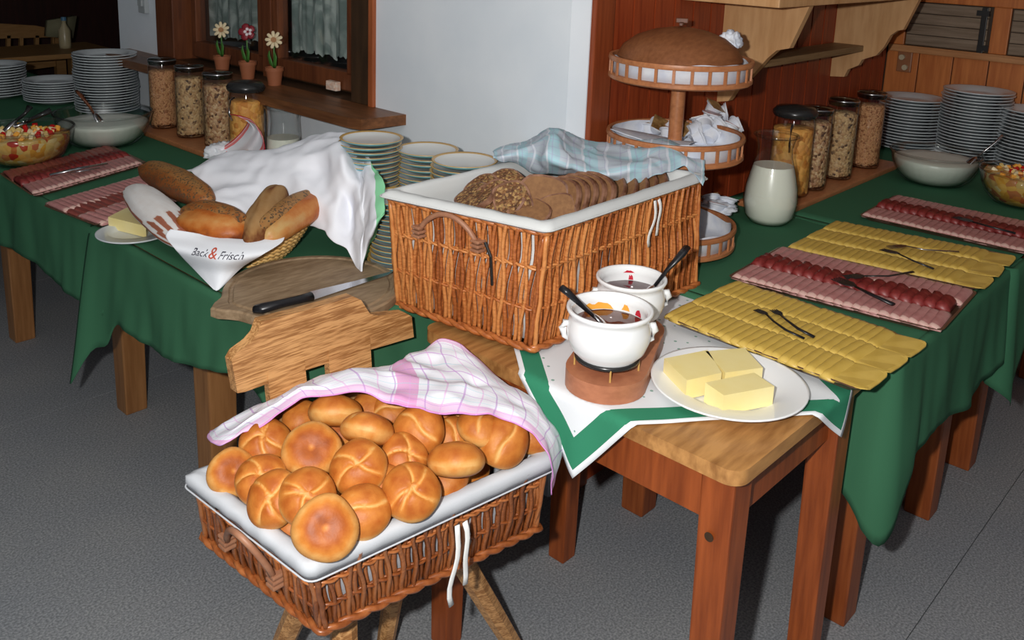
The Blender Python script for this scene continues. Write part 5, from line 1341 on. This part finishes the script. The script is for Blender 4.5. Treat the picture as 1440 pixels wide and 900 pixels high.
for k, (px, py, dz, m_, t) in enumerate([(925, 178, .012, cl, (.5, -.5, .4)), (915, 182, 0, cl, (.2, .3, 1)), (950, 180, .01, cl2, (-.9, .5, 0)), (958, 184, .012, cl, (.4, -.5, 0)), (975, 184, .015, MT['paper'], (1.4, .2, 1)), (990, 178, .025, MT['paper'], (1, .8, 2)),
      (1000, 165, .04, cl2, (.2, .1, .3)), (1003, 153, .055, cl, (.4, -.4, 1)), (985, 170, .035, cl, (-.3, .2, .5)), (1015, 160, .04, MT['paper'], (1.3, .6, .5)), (1008, 178, .02, MT['paper'], (.9, .3, 1)), (1022, 182, .01, cl2, (.5, .3, 1)), (1030, 178, .01, MT['paper'], (1.2, .3, 1)), (940, 190, .0, cl2, (.4, .4, 1)),
      (980, 193, .0, MT['paper'], (1.1, -.3, 1)), (997, 192, .0, MT['paper'], (.9, -.3, 2))]):
    cup(px, py, zm+dz, m_, t, 'small foil-lidded portion pack in the pile on the middle tier of the stand', GP)
for k, (px, py, m_) in enumerate([(1008, 292, cl2), (1022, 285, MT['paper']), (1000, 282, cl)]):
    cup(px, py, CT+.05, m_, (.3*k, .3, k), 'small portion pack left on the lowest tier of the stand', 'portion packs on the lowest tier')
crumple('paper_napkin', at(1008, 292, CT+.04), .07, (1.0, .9, .35), MT['paper'], 'crumpled paper napkin filling the lowest tier of the stand', 'napkin', 4)
fp = [at(858, 182, zm+.03), at(885, 192, zm+.022), at(930, 204, zm+.012), at(965, 208, zm+.006)]
fq = [at(872, 180, zm+.01), at(905, 186, zm+.01), at(945, 195, zm), at(980, 200, zm)]
tag(cloth('paper_napkin', [fp, [(a+b)/2+Vector((0, 0, .004)) for a, b in zip(fp, fq)], fq], MT['paper'], 20, 8, .002, 1, .001), 'white folded napkin corner sticking out left from the middle tier', 'napkin')

# ================================================================ BREAD BASKET ON THE LEFT
bc = at(342, 352, CT+.01); bc.z = CT+.004
bkt = empty('bread_basket', bc, 0, 'round shallow golden straw basket of loaves on the left table', 'basket')
RB, RT, HB = .10, .152, .070
for k in range(7):
    t = k/6; rr = RB+(RT-RB)*t**.8; zz = HB*t
    bm = bmesh.new()
    for ph in (0, math.pi):
        pts = []
        for i in range(168):
            a = 2*math.pi*i/168; w2 = 24*a+ph+k*.9; pts.append(Vector(((rr+.003*math.sin(w2))*math.cos(a), (rr+.003*math.sin(w2))*math.sin(a), zz+.0035+.0028*math.cos(w2))))
        tube(bm, pts, .0042, 5, closed=True)
    finish(bm, 'straw_coil', MT['straw'], bkt, True)
bm = bmesh.new(); lathe(bm, [(0, 0), (RB+.003, 0), (RB+.003, .004), (0, .004)], 40); finish(bm, 'base_panel', MT['straw'], bkt)
bm = bmesh.new(); lathe(bm, [(RB-.002, .002), (RT-.004, HB), (RT-.006, HB), (RB-.004, .004)], 60); finish(bm, 'inner_wall', MT['straw'], bkt)
# printed napkin hanging over the rim
zb_ = CT+HB
napk = cloth('printed_napkin', [
   rowpx([(240, 322, zb_+.040), (275, 328, zb_+.036), (320, 335, zb_+.030), (360, 336, zb_+.028), (400, 330, zb_+.026)]),
   rowpx([(233, 332, zb_+.026), (268, 337, zb_+.026), (308, 344, zb_+.026), (352, 345, zb_+.024), (396, 341, zb_+.020)]),
   rowpx([(248, 352, zb_+.008), (276, 358, zb_+.008), (308, 364, zb_+.008), (340, 363, zb_+.008), (368, 359, zb_+.008)]),
   rowpx([(270, 376, zb_-.040), (286, 381, zb_-.036), (307, 385, zb_-.032), (326, 382, zb_-.030), (342, 375, zb_-.026)]),
   rowpx([(300, 407, zb_-.062), (302, 408, zb_-.063), (304, 409, zb_-.064), (307, 408, zb_-.063), (310, 406, zb_-.062)])], MT['white_cloth'], 40, 30, .0012, 3, .0012)
tag(napk, 'white napkin corner with printed script hanging over the straw basket rim', 'napkin')
def text(s, mat, px, py, size, parent, sh=.35, name='printed_word', z=None):
    cu = bpy.data.curves.new('txt', 'FONT'); cu.body = s; cu.size = size; cu.shear = sh; cu.align_x = 'CENTER'; cu.align_y = 'CENTER'; cu.extrude = .0003; cu.resolution_u = 4
    to = bpy.data.objects.new('txt', cu); COL.objects.link(to); bpy.context.view_layer.update()
    me = bpy.data.meshes.new_from_object(to.evaluated_get(bpy.context.evaluated_depsgraph_get())); bpy.data.objects.remove(to)
    me.materials.clear(); me.materials.append(mat)
    o = bpy.data.objects.new(name, me); COL.objects.link(o); o.parent = parent
    # laid onto the napkin's own surface, letter by letter
    from mathutils.bvhtree import BVHTree
    bv = BVHTree.FromPolygons([v.co for v in napk.data.vertices], [list(p.vertices) for p in napk.data.polygons])
    A, B, C_ = at(268, 357, zb_+.008), at(345, 362, zb_+.008), at(307, 385, zb_-.030)
    X = (B-A).normalized(); N_ = X.cross(C_-A).normalized()
    if N_.dot(TOC(A)) < 0: N_ = -N_
    Y = N_.cross(X)
    d = ray(px, py); t = (A-CAM).dot(N_)/d.dot(N_); p = CAM+d*t
    for v in me.vertices:
        q_ = p+X*v.co.x+Y*v.co.y; h = bv.ray_cast(q_+N_*.08, -N_)
        v.co = (h[0] if h[0] else q_)+N_*(.0030+max(0, v.co.z))
    return o
text('Back', MT['print_dark'], 281, 355, .0215, napk); text('&', MT['print_red'], 303, 356, .032, napk, 0, 'printed_ampersand'); text('Frisch', MT['print_dark'], 327, 359, .0215, napk)

def loaf(name, A, B, ra, rb, mat, label, bakefn, up=None, seed=0, cat='bread', noisek=.06, n=40, m_=28, cutend=None, sq=.75):
    """bread from A to B (end points), half width ra, half height rb"""
    A, B = Vector(A), Vector(B); c = (A+B)/2; d = (B-A); L_ = d.length/2; d.normalize()
    upv = (Vector(up) if up else Vector((0, 0, 1))); s = d.cross(upv).normalized(); u = s.cross(d).normalized()
    V = []; bk = []; Fc = []
    for j in range(m_+1):
        ph = math.pi*j/m_; xl = -math.cos(ph); rr = math.sin(ph)**sq
        if cutend and xl > cutend: xl = cutend; 
        for i in range(n):
            th = 2*math.pi*i/n; y_ = math.cos(th)*rr; z_ = math.sin(th)*rr
            k = 1+noisek*noise.noise(Vector((xl*2+seed, y_*2, z_*2)))
            V.append(d*(L_*xl*k)+s*(ra*y_*k)+u*(rb*z_*k*(1 if z_ > 0 else .75))); bk.append(min(1, max(0, bakefn(xl, y_, z_))))
    for j in range(m_):
        for i in range(n): Fc.append((j*n+i, j*n+(i+1) % n, (j+1)*n+(i+1) % n, (j+1)*n+i))
    me = bpy.data.meshes.new(name); me.from_pydata(V, [], Fc)
    for q_ in (mat if isinstance(mat, list) else [mat]): me.materials.append(q_)
    a_ = me.attributes.new('bake', 'FLOAT', 'POINT')
    for i, b in enumerate(bk): a_.data[i].value = b
    me.polygons.foreach_set('use_smooth', [True]*len(me.polygons))
    o = bpy.data.objects.new(name, me); COL.objects.link(o); o.location = c
    return tag(o, label, cat)
zL = CT+.10
loaf('seeded_loaf', at(204, 236, zL+.02), at(294, 284, zL+.02), .047, .040, SEEDC, 'long brown seeded loaf at the back left of the straw basket', lambda x_, y_, z_: .45+.35*abs(y_)-.3*z_+.2*noise.noise(Vector((x_*4, y_*4, z_*4))), seed=1)
loaf('floured_loaf', at(186, 266, zL), at(266, 345, zL-.02), .048, .040, FLOURC, 'flour-dusted loaf with brown slashes left in the straw basket', lambda x_, y_, z_: (.12 if (z_ > .30 and x_ < .35) or math.sin(math.atan2(z_, y_)*11+x_*2) > .25 else .72)+.22*noise.noise(Vector((x_*7, y_*7, z_*7))), seed=2)
loaf('round_loaf', at(256, 312, zL), at(348, 330, zL), .060, .048, LOAFC, 'glossy round brown loaf tipped forward in front of the straw basket', lambda x_, y_, z_: .50+.55*max(0, -z_*1.2+.25)-.28*g(z_-.62, .25)+.16*noise.noise(Vector((x_*5, y_*5, z_*5))), up=(-.1, .35, .9), seed=3)
loaf('seeded_crust_edge', at(262, 296, zL+.020), at(344, 316, zL+.020), .045, .035, SEEDC, 'seed-covered loaf just behind the round brown one', lambda x_, y_, z_: .4+.3*noise.noise(Vector((x_*5, y_*5, z_*5))), seed=4)
loaf('bread_half', at(352, 345, zL-.01), at(395, 270, zL+.035), .040, .050, CRUMB, 'cut tan bread half standing upright in the middle of the straw basket', lambda x_, y_, z_: max(.18+.65*g(math.hypot((x_-.42)*.8, (y_-.1)*1.7), .26), .65*g(math.hypot((x_+.25)*.9, (y_+.2)*2), .24))+.6*max(0, math.hypot(x_, y_)-.80)*4+.25*noise.noise(Vector((x_*9, y_*9, z_*9))), up=(-.7, -.6, .3), seed=5, noisek=.12)
loaf('bread_half', at(352, 332, zL-.01), at(378, 292, zL+.01), .030, .03, CRUMB, 'small pale bread piece behind the upright half in the straw basket', lambda x_, y_, z_: .3, seed=15)
loaf('golden_loaf', at(372, 338, zL-.005), at(456, 276, zL+.02), .040, .038, LOAFC, 'golden half loaf with a seeded edge at the right of the straw basket', lambda x_, y_, z_: .42+.25*x_-.2*g(z_-.5, .3)+.12*noise.noise(Vector((x_*5, y_*5, z_*5))), seed=6)
loaf('seeded_piece', at(362, 322, zL+.02), at(440, 272, zL+.035), .028, .026, SEEDC, 'seeded crust piece leaning behind the golden half loaf', lambda x_, y_, z_: .2+.2*noise.noise(Vector((x_*5, y_*5, z_*5))), seed=7)
# the big white towel with a green border
wt = cloth('cotton_towel', [
   rowpx([(322, 328, zL-.02), (350, 320, zL-.02), (385, 316, zL-.02), (420, 312, zL-.02), (452, 322, zL-.02), (468, 334, zL-.03), (488, 352, zL-.05), (504, 380, CT+.02), (508, 384, CT+.02), (512, 372, CT+.02), (516, 358, CT+.02)]),
   rowpx([(300, 285, zL+.01), (330, 280, zL+.02), (370, 268, zL+.03), (410, 262, zL+.05), (452, 280, zL+.04), (474, 306, zL+.01), (494, 332, zL-.03), (506, 362, CT+.05), (510, 350, CT+.07), (521, 332, CT+.11), (536, 308, CT+.15)]),
   rowpx([(275, 248, zL+.03), (310, 246, zL+.05), (355, 240, zL+.06), (405, 238, zL+.08), (452, 246, zL+.08), (478, 270, zL+.06), (496, 300, zL+.01), (506, 334, CT+.09), (512, 318, CT+.12), (526, 312, CT+.15), (542, 294, CT+.17)]),
   rowpx([(262, 238, zL+.03), (290, 226, zL+.05), (330, 218, zL+.07), (400, 215, zL+.11), (452, 212, zL+.135), (482, 228, zL+.13), (500, 262, zL+.08), (507, 298, CT+.14), (514, 284, CT+.16), (528, 280, CT+.18), (543, 272, CT+.19)]),
   rowpx([(272, 240, zL+.0), (300, 232, zL+.02), (345, 222, zL+.04), (400, 206, zL+.09), (450, 195, zL+.14), (484, 198, zL+.15), (504, 236, zL+.10), (509, 262, CT+.18), (516, 250, CT+.20), (526, 250, CT+.205), (536, 252, CT+.21)]),
   rowpx([(300, 245, CT+.03), (320, 238, CT+.03), (360, 228, CT+.06), (410, 204, zL+.08), (455, 188, zL+.135), (487, 186, zL+.14), (500, 200, zL+.13), (508, 212, CT+.22), (514, 220, CT+.22), (521, 226, CT+.22), (527, 234, CT+.22)]),
   ], fabric('white_green_edge_towel', (.82, .83, .88), [(0, 1, .006, -.72, (.2, .22, .24), .7), (0, 1, .085, -.915, (.20, .62, .30), .9)]), 110, 60, .0095, 7, .002, ws=13)
tag(wt, 'large white cotton towel with a green edge draped over the bread basket', 'towel')
# small red-edged towel by the jars
rt = cloth('dish_towel', [
   rowpx([(300, 216, CT+.03), (330, 195, CT+.09), (348, 168, CT+.16), (322, 162, CT+.17)]),
   rowpx([(310, 222, CT+.02), (340, 205, CT+.07), (356, 180, CT+.14), (335, 163, CT+.175)]),
   rowpx([(330, 226, CT+.01), (352, 212, CT+.05), (366, 190, CT+.11), (352, 168, CT+.16)]),
   rowpx([(350, 232, CT+.01), (366, 222, CT+.04), (373, 208, CT+.08), (368, 186, CT+.12)])], REDT, 40, 30, .003, 2, .002)
tag(rt, 'white dish towel with a red edge standing up in front of the jars', 'towel')
crumple('cotton_bun_cover', at(312, 214, CT+.035), .055, (1.25, .8, .75), MT['white_cloth'], 'small bunched white cloth in front of the muesli jars', 'cloth', 7)

# ================================================================ FAR ROOM
bn = empty('corner_bench', (1.9, 6.3, 0), 0, 'brown wooden bench with a slotted back in the dark room behind', 'bench')
def Pn(px, py): p = aty(px, py, 6.3); return p-Vector((1.9, 6.3, 0))
a = Pn(-40, 48); b = Pn(86, 40)
bm = bmesh.new(); prism(bm, [Pn(-60, 56), Pn(88, 52), Pn(85, 43), Pn(50, 36), Pn(-60, 30)], (0, .04, 0)); finish(bm, 'back_rail', MT['bench'], bn)
bm = bmesh.new(); prism(bm, [Pn(-60, 112), Pn(88, 92), Pn(90, 64), Pn(-60, 72)], (0, .04, 0)); finish(bm, 'back_board', MT['bench'], bn)
for px in (-30, -8, 10, 28, 50, 74): 
    bm = bmesh.new(); prism(bm, [Pn(px, 74), Pn(px+5, 74), Pn(px+5, 50), Pn(px, 50)], (0, .03, 0)); finish(bm, 'spindle', MT['bench'], bn)
bm = bmesh.new(); prism(bm, [Vector((Pn(-60, 112).x, -.25, .40)), Vector((Pn(88, 92).x, -.25, .40)), Vector((Pn(88, 92).x, .06, .40)), Vector((Pn(-60, 112).x, .06, .40))], (0, 0, .04)); finish(bm, 'seat', MT['bench'], bn)
for xx in (Pn(-50, 80).x, Pn(84, 80).x): bm = bmesh.new(); abox(bm, (xx-.03, -.02, 0), (xx+.03, .03, .75)); finish(bm, 'leg', MT['bench'], bn)
bm = bmesh.new(); pz = [Pn(62, 28), Pn(101, 21), Pn(96, 52), Pn(60, 50)]; prism(bm, [p+Vector((0, -.02, 0)) for p in pz], (0, -.06, 0)); bevel_all(bm, .02, 3); o = finish(bm, 'cushion', plain('olive_cushion', (.26, .24, .14), .8), None, True); o.location = (1.9, 6.3, 0); tag(o, 'pale olive cushion leaning on the bench in the dark room', 'cushion')
dt = empty('far_table', (1.9, 5.75, 0), 0, 'dark wooden table in front of the bench in the dark room', 'table')
bm = bmesh.new(); abox(bm, (-1.6, -.25, .72), (.55, .25, .75), .004); finish(bm, 'tabletop', MT['bench'], dt)
for xx in (-1.5, .45):
    for yy in (-.2, .2): bm = bmesh.new(); abox(bm, (xx-.03, yy-.03, 0), (xx+.03, yy+.03, .72)); finish(bm, 'leg', MT['bench'], dt)
bp_ = aty(94, 95, 5.75)
bo = empty('bottle', (bp_.x, 5.75, .75), 0, 'pale bottle with a blue cap on the table in the dark room', 'bottle')
bm = bmesh.new(); lathe(bm, [(0, 0), (.032, 0), (.034, .02), (.034, .11), (.012, .15), (.012, .17), (0, .17)], 20); finish(bm, 'bottle_body', plain('pale_bottle', (.5, .42, .25), .3), bo, True)
bm = bmesh.new(); lathe(bm, [(0, .168), (.015, .168), (.015, .19), (0, .19)], 14); finish(bm, 'cap', plain('blue_cap', (.1, .25, .4), .4), bo)
